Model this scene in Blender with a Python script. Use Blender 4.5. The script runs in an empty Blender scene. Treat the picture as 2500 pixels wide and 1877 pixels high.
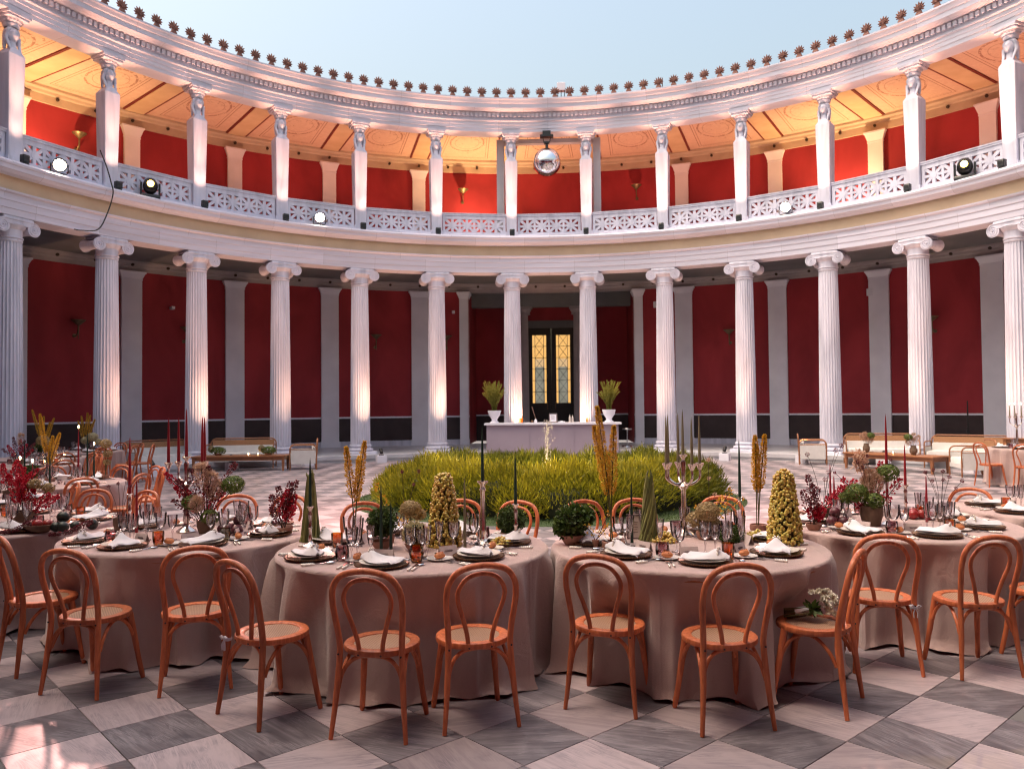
import bpy, math, random
import numpy as np
from mathutils import Matrix, Vector
rnd = random.Random(7)
nr = np.random.default_rng(11)
pi = math.pi
rad = math.radians
sc = bpy.context.scene
C = sc.collection
# ------------------------------------------------------------------ camera
cam_data = bpy.data.cameras.new('camera')
cam_data.sensor_width = 36.0
cam_data.sensor_fit = 'HORIZONTAL'
cam_data.lens = 28.06
cam_data.clip_start = 0.05
cam_data.clip_end = 3000
cam_data.dof.use_dof = True
cam_data.dof.focus_distance = 5.8
cam_data.dof.aperture_fstop = 4.0
cam = bpy.data.objects.new('camera', cam_data)
C.objects.link(cam)
def camera_matrix(loc, yaw, pitch, roll):
    X = Vector((math.cos(yaw), math.sin(yaw), 0)); Y = Vector((-math.sin(yaw), math.cos(yaw), 0)); Z = Vector((0, 0, 1))
    F = math.cos(pitch) * Y + math.sin(pitch) * Z
    U = -math.sin(pitch) * Y + math.cos(pitch) * Z
    R = math.cos(roll) * X - math.sin(roll) * U
    U2 = math.sin(roll) * X + math.cos(roll) * U
    M = Matrix((R, U2, -F)).transposed().to_4x4()
    M.translation = loc
    return M
CAM = Vector((0.129, -14.264, 1.735))
cam.matrix_world = camera_matrix(CAM, 0.0532, 0.0263, 0.0093)
sc.camera = cam
# ------------------------------------------------------------------ world, sun, exposure
world = bpy.data.worlds.new('World')
sc.world = world
world.use_nodes = True
wn = world.node_tree
bg = wn.nodes['Background']
sky = wn.nodes.new('ShaderNodeTexSky')
sky.sky_type = 'NISHITA'
sky.sun_disc = False
SUN_EL, SUN_AZ = 67.0, 252.0          # veiled sun high behind evening haze
sky.sun_elevation = rad(SUN_EL)
sky.sun_rotation = rad(SUN_AZ)
sky.altitude = 100
sky.air_density = 2.0
sky.dust_density = 10.0
sky.ozone_density = 0.2
wn.links.new(sky.outputs[0], bg.inputs[0])
bg.inputs[1].default_value = 0.12
sun_data = bpy.data.lights.new('sun', 'SUN')
sun_data.energy = 0.3
sun_data.angle = rad(20)
sun_data.color = (1.0, .80, .84)
sun = bpy.data.objects.new('sun', sun_data)
C.objects.link(sun)
_a = rad(SUN_AZ); _e = rad(SUN_EL)
sun_dir = Vector((math.sin(_a) * math.cos(_e), math.cos(_a) * math.cos(_e), math.sin(_e)))   # towards the sun
sun.rotation_euler = (-sun_dir).to_track_quat('-Z', 'Y').to_euler()
sun.location = sun_dir * 60
vs = sc.view_settings
vs.view_transform = 'Standard'
vs.look = 'None'
vs.exposure = 1.2
vs.gamma = 1
vs.use_curve_mapping = False
cy = sc.cycles
cy.use_denoising = True
cy.max_bounces = 7
cy.diffuse_bounces = 3
cy.glossy_bounces = 3
cy.transmission_bounces = 7
cy.transparent_max_bounces = 24
cy.use_adaptive_sampling = True
cy.adaptive_threshold = 0.02
cy.caustics_reflective = False
cy.caustics_refractive = False
cy.sample_clamp_indirect = 3.0
cy.use_light_tree = True
cy.filter_width = 1.15

KH, KC, KG, KP, KF = 1.05, 2.1, 1.0, 1.1, 2.6     # strength of herm, column, gallery, par and fountain lamps
# ------------------------------------------------------------------ mesh builder
class MB:
    def __init__(s):
        s.v = []; s.f = []; s.m = []; s.r = []
    def add(s, vs, fs, mi=0, M=None, r=0.0):
        o = len(s.v)
        if M is not None: vs = [M @ Vector(p) for p in vs]
        s.v.extend([tuple(p) for p in vs])
        s.f.extend([tuple(i + o for i in f) for f in fs])
        s.m.extend([mi] * len(fs)); s.r.extend([r] * len(fs))
        return s
    def box(s, x0, x1, y0, y1, z0, z1, mi=0, M=None, r=0.0, b=0.0):
        if b > 0:   # chamfered top and vertical edges
            return s.prism([(x0 + b, y0), (x1 - b, y0), (x1, y0 + b), (x1, y1 - b), (x1 - b, y1), (x0 + b, y1), (x0, y1 - b), (x0, y0 + b)], z0, z1, mi, M, r, b)
        v = [(x0, y0, z0), (x1, y0, z0), (x1, y1, z0), (x0, y1, z0), (x0, y0, z1), (x1, y0, z1), (x1, y1, z1), (x0, y1, z1)]
        return s.add(v, [(3, 2, 1, 0), (4, 5, 6, 7), (0, 1, 5, 4), (1, 2, 6, 5), (2, 3, 7, 6), (3, 0, 4, 7)], mi, M, r)
    def prism(s, poly, z0, z1, mi=0, M=None, r=0.0, b=0.0):
        n = len(poly)
        cx = sum(p[0] for p in poly) / n; cyy = sum(p[1] for p in poly) / n
        rings = [[(x, y, z0) for x, y in poly]]
        if b > 0:
            rings.append([(x, y, z1 - b) for x, y in poly])
            def sh(x, y):
                d = math.hypot(x - cx, y - cyy) or 1
                k = max(0.0, 1 - b / d); return cx + (x - cx) * k, cyy + (y - cyy) * k
            rings.append([(*sh(x, y), z1) for x, y in poly])
        else:
            rings.append([(x, y, z1) for x, y in poly])
        v = [p for g in rings for p in g]; f = []
        for k in range(len(rings) - 1):
            for i in range(n):
                j = (i + 1) % n; f.append((k * n + i, k * n + j, (k + 1) * n + j, (k + 1) * n + i))
        f.append(tuple(range(n - 1, -1, -1))); f.append(tuple((len(rings) - 1) * n + i for i in range(n)))
        return s.add(v, f, mi, M, r)
    def lathe(s, prof, n=24, mi=0, M=None, r=0.0, t0=0.0, t1=2 * pi, close=False):
        full = abs(t1 - t0 - 2 * pi) < 1e-6
        cols = n if full else n + 1
        v = []; f = []
        for (rr, z) in prof:
            for i in range(cols):
                a = t0 + (t1 - t0) * i / n
                v.append((rr * math.sin(a), rr * math.cos(a), z))
        k = len(prof); seq = list(range(k))
        pairs = [(seq[i], seq[i + 1]) for i in range(k - 1)] + ([(k - 1, 0)] if close else [])
        for a, b in pairs:
            for i in range(n):
                j = (i + 1) % cols
                f.append((a * cols + j, a * cols + i, b * cols + i, b * cols + j))
        if close and not full:
            f.append(tuple(q * cols for q in seq)); f.append(tuple(q * cols + n for q in reversed(seq)))
        return s.add(v, f, mi, M, r)
    def tube(s, pts, rr, n=8, mi=0, M=None, r=0.0, cap=True, flat=1.0):
        P = [Vector(p) for p in pts]; k = len(P)
        R = list(rr) if hasattr(rr, '__len__') else [rr] * k
        T = []
        for i in range(k):
            a = P[max(0, i - 1)]; b = P[min(k - 1, i + 1)]; d = b - a
            T.append(d.normalized() if d.length > 1e-9 else Vector((0, 0, 1)))
        ref = Vector((0, 0, 1)) if abs(T[0].z) < 0.9 else Vector((1, 0, 0))
        u = T[0].cross(ref).normalized(); v = []
        for i in range(k):
            u = (u - T[i] * u.dot(T[i]));
            u = u.normalized() if u.length > 1e-6 else T[i].orthogonal().normalized()
            w = T[i].cross(u)
            for j in range(n):
                a = 2 * pi * j / n
                v.append(P[i] + R[i] * (math.cos(a) * u + flat * math.sin(a) * w))
        f = []
        for i in range(k - 1):
            for j in range(n):
                q = (j + 1) % n; f.append((i * n + j, i * n + q, (i + 1) * n + q, (i + 1) * n + j))
        if cap: f.append(tuple(range(n - 1, -1, -1))); f.append(tuple((k - 1) * n + j for j in range(n)))
        return s.add(v, f, mi, M, r)
    def ball(s, c, rr, nu=10, nv=7, mi=0, M=None, r=0.0, sq=(1, 1, 1)):
        v = [(c[0], c[1], c[2] - rr * sq[2])]
        for i in range(1, nv):
            t = pi * i / nv
            for j in range(nu):
                a = 2 * pi * j / nu
                v.append((c[0] + rr * sq[0] * math.sin(t) * math.cos(a), c[1] + rr * sq[1] * math.sin(t) * math.sin(a), c[2] - rr * sq[2] * math.cos(t)))
        v.append((c[0], c[1], c[2] + rr * sq[2])); f = []
        for j in range(nu): f.append((0, 1 + (j + 1) % nu, 1 + j))
        for i in range(nv - 2):
            for j in range(nu):
                a = 1 + i * nu + j; b = 1 + i * nu + (j + 1) % nu; f.append((a, b, b + nu, a + nu))
        L = len(v) - 1; o = 1 + (nv - 2) * nu
        for j in range(nu): f.append((o + j, o + (j + 1) % nu, L))
        return s.add(v, f, mi, M, r)
    def leaf(s, c, d, w, up=None, mi=0, r=0.0, bend=0.0):
        """a leaf: diamond quad from c along d (vector incl. length), half width w"""
        c = Vector(c); d = Vector(d)
        side = d.cross(up if up is not None else Vector((rnd.uniform(-1, 1), rnd.uniform(-1, 1), rnd.uniform(-1, 1))))
        side = side.normalized() * w if side.length > 1e-9 else Vector((w, 0, 0))
        nrm = side.cross(d); nrm = nrm.normalized() * bend if nrm.length > 1e-9 else nrm
        return s.add([c, c + d * .5 + side + nrm, c + d, c + d * .5 - side + nrm], [(0, 1, 2, 3)], mi, None, r)
    def mesh(s, name, mats, smooth=True, angle=40):
        me = bpy.data.meshes.new(name)
        me.from_pydata(s.v, [], s.f)
        if not isinstance(mats, (list, tuple)): mats = [mats]
        for m in mats: me.materials.append(m)
        if len(mats) > 1: me.polygons.foreach_set('material_index', s.m)
        if any(s.r):
            at = me.attributes.new('rnd', 'FLOAT', 'FACE'); at.data.foreach_set('value', s.r)
        if smooth:
            me.polygons.foreach_set('use_smooth', [True] * len(me.polygons))
            me.set_sharp_from_angle(angle=rad(angle))
        me.update()
        return me
def quads_mesh(name, V, mat, r=None):
    """V: (n,4,3) array of separate quads"""
    n = len(V); me = bpy.data.meshes.new(name)
    me.vertices.add(n * 4); me.vertices.foreach_set('co', np.ascontiguousarray(V, dtype=np.float32).ravel())
    me.loops.add(n * 4); me.loops.foreach_set('vertex_index', np.arange(n * 4, dtype=np.int32))
    me.polygons.add(n); me.polygons.foreach_set('loop_start', np.arange(0, n * 4, 4, dtype=np.int32))
    me.materials.append(mat)
    if r is not None:
        at = me.attributes.new('rnd', 'FLOAT', 'FACE'); at.data.foreach_set('value', np.asarray(r, dtype=np.float32))
    me.update(calc_edges=True); me.validate()
    return me
def blades(P, D, W, up=None):
    """arrays of diamond leaves: base P, vector D, half width W"""
    n = len(P)
    U = nr.normal(size=(n, 3)) if up is None else up
    S = np.cross(D, U); S /= (np.linalg.norm(S, axis=1, keepdims=True) + 1e-9); S *= np.asarray(W).reshape(-1, 1)
    return np.stack([P, P + D * .45 + S, P + D, P + D * .45 - S], 1)
def bez(pts, n=6):
    """smooth path through points (Catmull-Rom)"""
    P = [Vector(p) for p in pts]; out = []
    for i in range(len(P) - 1):
        a = P[max(0, i - 1)]; b_ = P[i]; c = P[i + 1]; d = P[min(len(P) - 1, i + 2)]
        for k in range(n):
            t = k / n; out.append(.5 * ((2 * b_) + (c - a) * t + (2 * a - 5 * b_ + 4 * c - d) * t * t + (3 * b_ - a - 3 * c + d) * t ** 3))
    out.append(P[-1]); return out
# ------------------------------------------------------------------ objects
def link(name, data, parent=None, loc=None, rz=None, M=None):
    o = bpy.data.objects.new(name, data); C.objects.link(o)
    if parent is not None: o.parent = parent
    if M is not None: o.matrix_local = M
    else:
        if loc is not None: o.location = loc
        if rz is not None: o.rotation_euler = (0, 0, rz)
    return o
def tag(o, label, cat, group=None, kind=None):
    o['label'] = label; o['category'] = cat
    if group: o['group'] = group
    if kind: o['kind'] = kind
    return o
def structure(o, label=None):
    o['kind'] = 'structure'
    if label: o['label'] = label
    return o
def stuff(o): o['kind'] = 'stuff'; return o
def place(name, kit, loc, rz=0.0, label=None, cat=None, group=None, scale=1.0, tilt=None):
    """kit: a mesh, or a list of (part name, mesh, [(sub-part name, mesh), ...]); copies share mesh data"""
    if isinstance(kit, bpy.types.Mesh): root = link(name, kit)
    else:
        root = link(name, None); root.empty_display_size = .1
        for part in kit:
            q = link(part[0], part[1], root)
            if len(part) > 3: q['kind'] = part[3]
            for sub in (part[2] if len(part) > 2 else ()): link(sub[0], sub[1], q)
    root.location = loc
    root.rotation_euler = (tilt[0], tilt[1], rz) if tilt else (0, 0, rz)
    root.scale = (scale,) * 3 if not hasattr(scale, '__len__') else scale
    if label: tag(root, label, cat, group)
    return root
# ------------------------------------------------------------------ materials
def nodes_of(name):
    m = bpy.data.materials.new(name); m.use_nodes = True
    nt = m.node_tree; b = nt.nodes['Principled BSDF']
    return m, nt, b
def nd(nt, t, **kw):
    n = nt.nodes.new(t)
    for k, v in kw.items():
        if k.startswith('i_'):
            key = k[2:]; key = int(key) if key.isdigit() else key.replace('_', ' ')
            if isinstance(v, bpy.types.NodeSocket): nt.links.new(v, n.inputs[key])
            else: n.inputs[key].default_value = v
        else: setattr(n, k, v)
    return n
def mth(nt, op, a, b=None, c=None, clamp=False):
    n = nt.nodes.new('ShaderNodeMath'); n.operation = op; n.use_clamp = clamp
    for i, x in enumerate((a, b, c)):
        if x is None: continue
        if isinstance(x, bpy.types.NodeSocket): nt.links.new(x, n.inputs[i])
        else: n.inputs[i].default_value = x
    return n.outputs[0]
def mixc(nt, fac, a, b, mode='MIX'):
    n = nt.nodes.new('ShaderNodeMix'); n.data_type = 'RGBA'; n.blend_type = mode
    for key, x in ((0, fac), (6, a), (7, b)):
        if isinstance(x, bpy.types.NodeSocket): nt.links.new(x, n.inputs[key])
        else: n.inputs[key].default_value = x if key == 0 else (*x[:3], 1)
    return n.outputs[2]
def ramp(nt, fac, stops):
    n = nt.nodes.new('ShaderNodeValToRGB'); e = n.color_ramp.elements
    while len(e) < len(stops): e.new(.5)
    for q, (p, c) in zip(e, stops): q.position = p; q.color = (*c[:3], 1) if hasattr(c, '__len__') else (c, c, c, 1)
    nt.links.new(fac, n.inputs[0]); return n.outputs[0]
def pm(name, c1, c2=None, rough=.5, metal=0.0, scale=6.0, stretch=(1, 1, 1), lo=.35, hi=.65, bump=0.0, bscale=None, coord='Object',
       vary=0.0, face=False, sheen=0.0, trans=0.0, sub=0.0, coat=0.0, emit=None, estr=0.0, detail=5.0, dist=0.0, rough2=None, spec=None):
    m, nt, b = nodes_of(name)
    tc = nd(nt, 'ShaderNodeTexCoord'); co = tc.outputs[coord]
    oi = nd(nt, 'ShaderNodeObjectInfo')
    off = nd(nt, 'ShaderNodeVectorMath', operation='MULTIPLY_ADD'); nt.links.new(co, off.inputs[0]); off.inputs[1].default_value = stretch
    sv = nd(nt, 'ShaderNodeVectorMath', operation='SCALE'); sv.inputs[0].default_value = (13.1, 7.7, 5.3); nt.links.new(oi.outputs['Random'], sv.inputs[3])
    nt.links.new(sv.outputs[0], off.inputs[2]); vec = off.outputs[0]
    nz = nd(nt, 'ShaderNodeTexNoise', i_Vector=vec, i_Scale=scale, i_Detail=detail, i_Distortion=dist)
    col = None
    if c2 is not None:
        f = ramp(nt, nz.outputs[0], [(lo, 0.0), (hi, 1.0)])
        if face:
            at = nd(nt, 'ShaderNodeAttribute', attribute_name='rnd'); f = mth(nt, 'ADD', mth(nt, 'MULTIPLY', f, .35), mth(nt, 'MULTIPLY', at.outputs['Fac'], .65))
        col = mixc(nt, f, c1, c2)
    if vary > 0:
        if col is None: col = nd(nt, 'ShaderNodeRGB').outputs[0]; col.default_value = (*c1, 1)
        hs = nd(nt, 'ShaderNodeHueSaturation'); nt.links.new(col, hs.inputs['Color'])
        nt.links.new(mth(nt, 'MULTIPLY_ADD', oi.outputs['Random'], 2 * vary, 1 - vary), hs.inputs['Value']); col = hs.outputs[0]
    if col is None: b.inputs['Base Color'].default_value = (*c1, 1)
    else: nt.links.new(col, b.inputs['Base Color'])
    if rough2 is not None: nt.links.new(mth(nt, 'MULTIPLY_ADD', nz.outputs[0], rough2 - rough, rough), b.inputs['Roughness'])
    else: b.inputs['Roughness'].default_value = rough
    b.inputs['Metallic'].default_value = metal
    if spec is not None: b.inputs['Specular IOR Level'].default_value = spec
    if sheen: b.inputs['Sheen Weight'].default_value = sheen
    if trans: b.inputs['Transmission Weight'].default_value = trans
    if coat: b.inputs['Coat Weight'].default_value = coat; b.inputs['Coat Roughness'].default_value = .15
    if sub:
        b.inputs['Subsurface Weight'].default_value = sub; b.inputs['Subsurface Radius'].default_value = (.01, .005, .003)
    if emit is not None: b.inputs['Emission Color'].default_value = (*emit, 1); b.inputs['Emission Strength'].default_value = estr
    if bump:
        n2 = nz if bscale is None else nd(nt, 'ShaderNodeTexNoise', i_Vector=vec, i_Scale=bscale, i_Detail=4.0)
        bp = nd(nt, 'ShaderNodeBump', i_Strength=bump, i_Distance=.01); nt.links.new(n2.outputs[0], bp.inputs['Height']); nt.links.new(bp.outputs[0], b.inputs['Normal'])
    return m
def leafmat(name, c1, c2, tr=.35, rough=.55):
    m, nt, b = nodes_of(name)
    at = nd(nt, 'ShaderNodeAttribute', attribute_name='rnd')
    col = mixc(nt, at.outputs['Fac'], c1, c2)
    nt.links.new(col, b.inputs['Base Color']); b.inputs['Roughness'].default_value = rough
    t = nd(nt, 'ShaderNodeBsdfTranslucent'); nt.links.new(mixc(nt, .5, col, (1, 1, .6), 'MULTIPLY'), t.inputs[0])
    mx = nd(nt, 'ShaderNodeMixShader'); mx.inputs[0].default_value = tr
    nt.links.new(b.outputs[0], mx.inputs[1]); nt.links.new(t.outputs[0], mx.inputs[2])
    nt.links.new(mx.outputs[0], nt.nodes['Material Output'].inputs[0]); return m
def glow(name, col, s):
    m, nt, b = nodes_of(name); b.inputs['Base Color'].default_value = (*col, 1)
    b.inputs['Emission Color'].default_value = (*col, 1); b.inputs['Emission Strength'].default_value = s; return m
def glass(name, col, rough=.03, ior=1.45, base=.075):
    # thin-walled glass: tinted see-through pane with fresnel reflections
    m, nt, b = nodes_of(name); nt.nodes.remove(b)
    t = nd(nt, 'ShaderNodeBsdfTransparent'); t.inputs[0].default_value = (*col, 1)
    g = nd(nt, 'ShaderNodeBsdfGlossy'); g.inputs['Roughness'].default_value = rough; g.inputs[0].default_value = (.95, .93, .94, 1)
    fr = nd(nt, 'ShaderNodeLayerWeight'); fr.inputs['Blend'].default_value = .28
    mx = nd(nt, 'ShaderNodeMixShader'); nt.links.new(mth(nt, 'MULTIPLY_ADD', fr.outputs['Fresnel'], .9, base, True), mx.inputs[0])
    nt.links.new(t.outputs[0], mx.inputs[1]); nt.links.new(g.outputs[0], mx.inputs[2]); nt.links.new(mx.outputs[0], nt.nodes['Material Output'].inputs[0]); return m
def tile_mat(name, c1, c2, c3, rough):
    m, nt, b = nodes_of(name)
    oi = nd(nt, 'ShaderNodeObjectInfo'); at = nd(nt, 'ShaderNodeAttribute', attribute_name='rnd')
    rv = mth(nt, 'ADD', oi.outputs['Random'], at.outputs['Fac'])
    geo = nd(nt, 'ShaderNodeNewGeometry')
    ang = mth(nt, 'MULTIPLY_ADD', mth(nt, 'FRACT', mth(nt, 'MULTIPLY', rv, 7.31)), 1.5, -.35)
    vr = nd(nt, 'ShaderNodeVectorRotate', rotation_type='Z_AXIS'); nt.links.new(geo.outputs['Position'], vr.inputs['Vector']); nt.links.new(ang, vr.inputs['Angle'])
    of = nd(nt, 'ShaderNodeVectorMath', operation='ADD'); nt.links.new(vr.outputs[0], of.inputs[0])
    cb = nd(nt, 'ShaderNodeCombineXYZ'); nt.links.new(mth(nt, 'MULTIPLY', rv, 37.0), cb.inputs[0]); nt.links.new(mth(nt, 'MULTIPLY', rv, 91.0), cb.inputs[1]); nt.links.new(cb.outputs[0], of.inputs[1])
    st = nd(nt, 'ShaderNodeVectorMath', operation='MULTIPLY'); nt.links.new(of.outputs[0], st.inputs[0]); st.inputs[1].default_value = (1.6, 13.0, 1)
    n1 = nd(nt, 'ShaderNodeTexNoise', i_Vector=st.outputs[0], i_Scale=1.0, i_Detail=7.0, i_Roughness=.62, i_Distortion=1.1)
    n2 = nd(nt, 'ShaderNodeTexNoise', i_Vector=of.outputs[0], i_Scale=5.0, i_Detail=5.0, i_Distortion=.6)
    f1 = ramp(nt, n1.outputs[0], [(.34, 0.0), (.62, 1.0)])
    col = mixc(nt, f1, c1, c2)
    st2 = nd(nt, 'ShaderNodeVectorMath', operation='MULTIPLY'); nt.links.new(of.outputs[0], st2.inputs[0]); st2.inputs[1].default_value = (2.2, 26.0, 1)
    n3 = nd(nt, 'ShaderNodeTexNoise', i_Vector=st2.outputs[0], i_Scale=1.0, i_Detail=4.0, i_Roughness=.55, i_Distortion=2.4)
    vein = ramp(nt, mth(nt, 'ABSOLUTE', mth(nt, 'SUBTRACT', n3.outputs[0], .5)), [(.0, 1.0), (.035, .5), (.09, 0.0)])
    msk = ramp(nt, n2.outputs[0], [(.42, 0.0), (.62, 1.0)])
    col = mixc(nt, mth(nt, 'MULTIPLY', mth(nt, 'MULTIPLY', vein, msk), .75), col, c3)
    col = mixc(nt, mth(nt, 'MULTIPLY', ramp(nt, n1.outputs[0], [(.55, 0.0), (.78, 1.0)]), .5), col, c3)
    hs = nd(nt, 'ShaderNodeHueSaturation'); nt.links.new(col, hs.inputs['Color'])
    nt.links.new(mth(nt, 'MULTIPLY_ADD', mth(nt, 'FRACT', mth(nt, 'MULTIPLY', rv, 3.77)), .42, .78), hs.inputs['Value'])
    nt.links.new(hs.outputs[0], b.inputs['Base Color'])
    nt.links.new(mth(nt, 'MULTIPLY_ADD', n2.outputs[0], .3, rough), b.inputs['Roughness'])
    bp = nd(nt, 'ShaderNodeBump', i_Strength=.12, i_Distance=.004); nt.links.new(n1.outputs[0], bp.inputs['Height']); nt.links.new(bp.outputs[0], b.inputs['Normal'])
    return m
m_marble = pm('marble', (.70, .69, .80), (.45, .45, .54), rough=.55, scale=2.6, stretch=(1.6, 1.6, .22), lo=.40, hi=.80, bump=.12, bscale=30, detail=8, dist=.6)
m_marble_str = pm('marble_entablature', (.68, .67, .785), (.53, .525, .62), rough=.55, scale=1.3, stretch=(.35, .35, 6), lo=.42, hi=.8, bump=.1, bscale=25, detail=8, dist=.4)
def blocks(m, c, joint=.0022, amt=.16):
    nt = m.node_tree; b = nt.nodes['Principled BSDF']; src = b.inputs['Base Color'].links[0].from_socket
    tc = nd(nt, 'ShaderNodeTexCoord'); sp = nd(nt, 'ShaderNodeSeparateXYZ'); nt.links.new(tc.outputs['Object'], sp.inputs[0])
    row = mth(nt, 'FLOOR', mth(nt, 'MULTIPLY', sp.outputs[2], 2.7))
    u = mth(nt, 'ADD', mth(nt, 'MULTIPLY', mth(nt, 'ARCTAN2', sp.outputs[0], sp.outputs[1]), c), mth(nt, 'MULTIPLY', row, .5))
    cb = nd(nt, 'ShaderNodeCombineXYZ'); nt.links.new(mth(nt, 'FLOOR', u), cb.inputs[0]); nt.links.new(row, cb.inputs[1])
    wn_ = nd(nt, 'ShaderNodeTexWhiteNoise', noise_dimensions='2D'); nt.links.new(cb.outputs[0], wn_.inputs['Vector'])
    hs = nd(nt, 'ShaderNodeHueSaturation'); nt.links.new(src, hs.inputs['Color']); nt.links.new(mth(nt, 'MULTIPLY_ADD', wn_.outputs['Value'], amt, 1 - amt * .6), hs.inputs['Value'])
    fr = mth(nt, 'FRACT', u); ed = mth(nt, 'MINIMUM', fr, mth(nt, 'SUBTRACT', 1.0, fr))
    col = mixc(nt, mth(nt, 'MULTIPLY', mth(nt, 'LESS_THAN', ed, joint), .55), hs.outputs[0], (.22, .20, .22))
    nt.links.new(col, b.inputs['Base Color'])
blocks(m_marble_str, 32 / (2 * pi) * 1.5)
m_peach = pm('peach_plaster', (.74, .56, .38), (.66, .49, .33), rough=.8, scale=1.5, bump=.08, bscale=40)
m_white = pm('white_plaster', (.86, .85, .93), (.77, .76, .84), rough=.7, scale=1.2, bump=.06, bscale=40)
m_red = pm('red_plaster', (.41, .032, .044), (.235, .013, .021), rough=.75, scale=.8, stretch=(1, 1, .55), lo=.3, hi=.72, bump=.16, bscale=22, detail=9, dist=.5)
m_dado = pm('dark_dado', (.030, .016, .018), (.045, .026, .028), rough=.5, scale=2, bump=.05)
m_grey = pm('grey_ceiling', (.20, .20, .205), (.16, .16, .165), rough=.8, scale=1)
m_frieze = pm('wall_frieze', (.40, .35, .36), (.34, .30, .31), rough=.8, scale=2)
m_frieze2 = pm('gallery_frieze', (.56, .45, .35), (.48, .38, .29), rough=.8, scale=2)
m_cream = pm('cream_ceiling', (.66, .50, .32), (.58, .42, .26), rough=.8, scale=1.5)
m_redline = pm('dark_red_line', (.16, .02, .015), rough=.7)
m_terra = pm('terracotta', (.17, .075, .06), (.25, .115, .09), rough=.85, scale=14, vary=.12, bump=.2)
m_pillar = pm('lavender_plaster', (.58, .56, .60), (.54, .52, .56), rough=.7, scale=1)
m_grout = pm('grout', (.16, .15, .15), rough=.9)
m_tile_d = tile_mat('dark_marble_tile', (.095, .085, .10), (.215, .19, .21), (.36, .32, .345), .20)
m_tile_l = tile_mat('light_marble_tile', (.35, .285, .31), (.51, .42, .44), (.22, .19, .225), .20)
m_wood = pm('bent_beech', (.62, .175, .066), (.36, .085, .030), rough=.38, rough2=.62, scale=16, stretch=(3, 3, .35), lo=.3, hi=.7, vary=.2, coat=.08, bump=.10, bscale=60, detail=8, dist=.4)
m_wood2 = pm('oak_furniture', (.36, .155, .07), (.26, .10, .045), rough=.45, scale=6, stretch=(.5, 4, 4), vary=.05)
m_black = pm('black_metal', (.012, .012, .013), rough=.4)
m_blackdoor = pm('black_door', (.008, .008, .008), rough=.35)
m_linen = pm('taupe_linen', (.47, .345, .325), (.37, .265, .25), rough=.92, scale=5, stretch=(1, 1, .4), lo=.25, hi=.75, sheen=.3, bump=.3, bscale=420, vary=.04, detail=9)
def creases(m):
    nt = m.node_tree; b = nt.nodes['Principled BSDF']; prev = b.inputs['Normal'].links[0].from_socket
    tc = nd(nt, 'ShaderNodeTexCoord'); sp = nd(nt, 'ShaderNodeSeparateXYZ'); nt.links.new(tc.outputs['Object'], sp.inputs[0])
    nz = nd(nt, 'ShaderNodeTexNoise', i_Vector=tc.outputs['Object'], i_Scale=6.0, i_Detail=6.0, i_Roughness=.6, i_Distortion=1.2)
    def line(v, c): return mth(nt, 'SUBTRACT', 1.0, mth(nt, 'MINIMUM', mth(nt, 'MULTIPLY', mth(nt, 'ABSOLUTE', mth(nt, 'SUBTRACT', mth(nt, 'ABSOLUTE', v), c)), 90.0), 1.0))
    ln = mth(nt, 'MAXIMUM', mth(nt, 'MAXIMUM', line(sp.outputs[0], .30), line(sp.outputs[1], .30)), mth(nt, 'MAXIMUM', line(sp.outputs[0], .82), line(sp.outputs[1], .82)))
    h = mth(nt, 'ADD', mth(nt, 'MULTIPLY', ln, .22), nz.outputs[0])
    bp = nd(nt, 'ShaderNodeBump', i_Strength=.55, i_Distance=.018); nt.links.new(h, bp.inputs['Height']); nt.links.new(prev, bp.inputs['Normal']); nt.links.new(bp.outputs[0], b.inputs['Normal'])
creases(m_linen)
m_white_cloth = pm('white_cotton', (.70, .67, .71), (.60, .575, .61), rough=.9, scale=5, sheen=.2, bump=.15, bscale=220)
m_upholst = pm('white_upholstery', (.72, .70, .68), (.66, .64, .62), rough=.9, scale=6, sheen=.2, bump=.2, bscale=200)
m_silver = pm('silver', (.72, .64, .60), (.60, .52, .48), rough=.22, metal=1, scale=12)
m_gold = pm('antique_brass', (.24, .13, .07), (.16, .09, .05), rough=.35, metal=.8, scale=20)
m_plate = pm('cream_porcelain', (.70, .64, .58), rough=.25, coat=.4)
m_plate2 = pm('pale_porcelain', (.74, .70, .68), rough=.2, coat=.5)
m_pearl = pm('pearl_handle', (.74, .68, .62), rough=.2, metal=.35, coat=.5)
m_steel = pm('steel', (.62, .62, .64), rough=.2, metal=1)
m_card = pm('card_paper', (.60, .49, .48), (.56, .45, .44), rough=.8, scale=20)
m_ink = pm('ink', (.10, .05, .06), rough=.7)
m_glass = glass('clear_glass', (.95, .94, .95))
m_mauve = glass('mauve_glass', (.74, .58, .60))
m_amber = glass('amber_glass', (.88, .50, .14))
m_olive = glass('olive_glass', (.60, .57, .40))
m_gcandle = pm('dark_green_wax', (.006, .035, .024), rough=.4, sub=.1)
m_rcandle = pm('red_wax', (.30, .012, .022), rough=.4, sub=.15)
m_ocandle = pm('olive_wax', (.22, .19, .12), rough=.4, sub=.15)
m_flame = glow('flame', (1.0, .62, .25), 22)
m_clay = pm('clay_bowl', (.36, .19, .14), (.28, .15, .11), rough=.8, scale=12, bump=.2)
m_pot = pm('brown_stone_pot', (.13, .085, .06), (.19, .13, .09), rough=.8, scale=14, bump=.3)
m_grape = pm('green_grapes', (.52, .46, .10), (.56, .34, .07), rough=.3, scale=3, face=True, sub=.3, coat=.2)
m_fig = pm('dark_fig', (.05, .012, .02), (.10, .02, .03), rough=.45, scale=9)
m_avoc = pm('black_avocado', (.008, .014, .012), (.02, .03, .022), rough=.45, scale=25, bump=.3)
m_bread = pm('bread_crust', (.55, .20, .07), (.40, .12, .04), rough=.6, scale=12)
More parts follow.
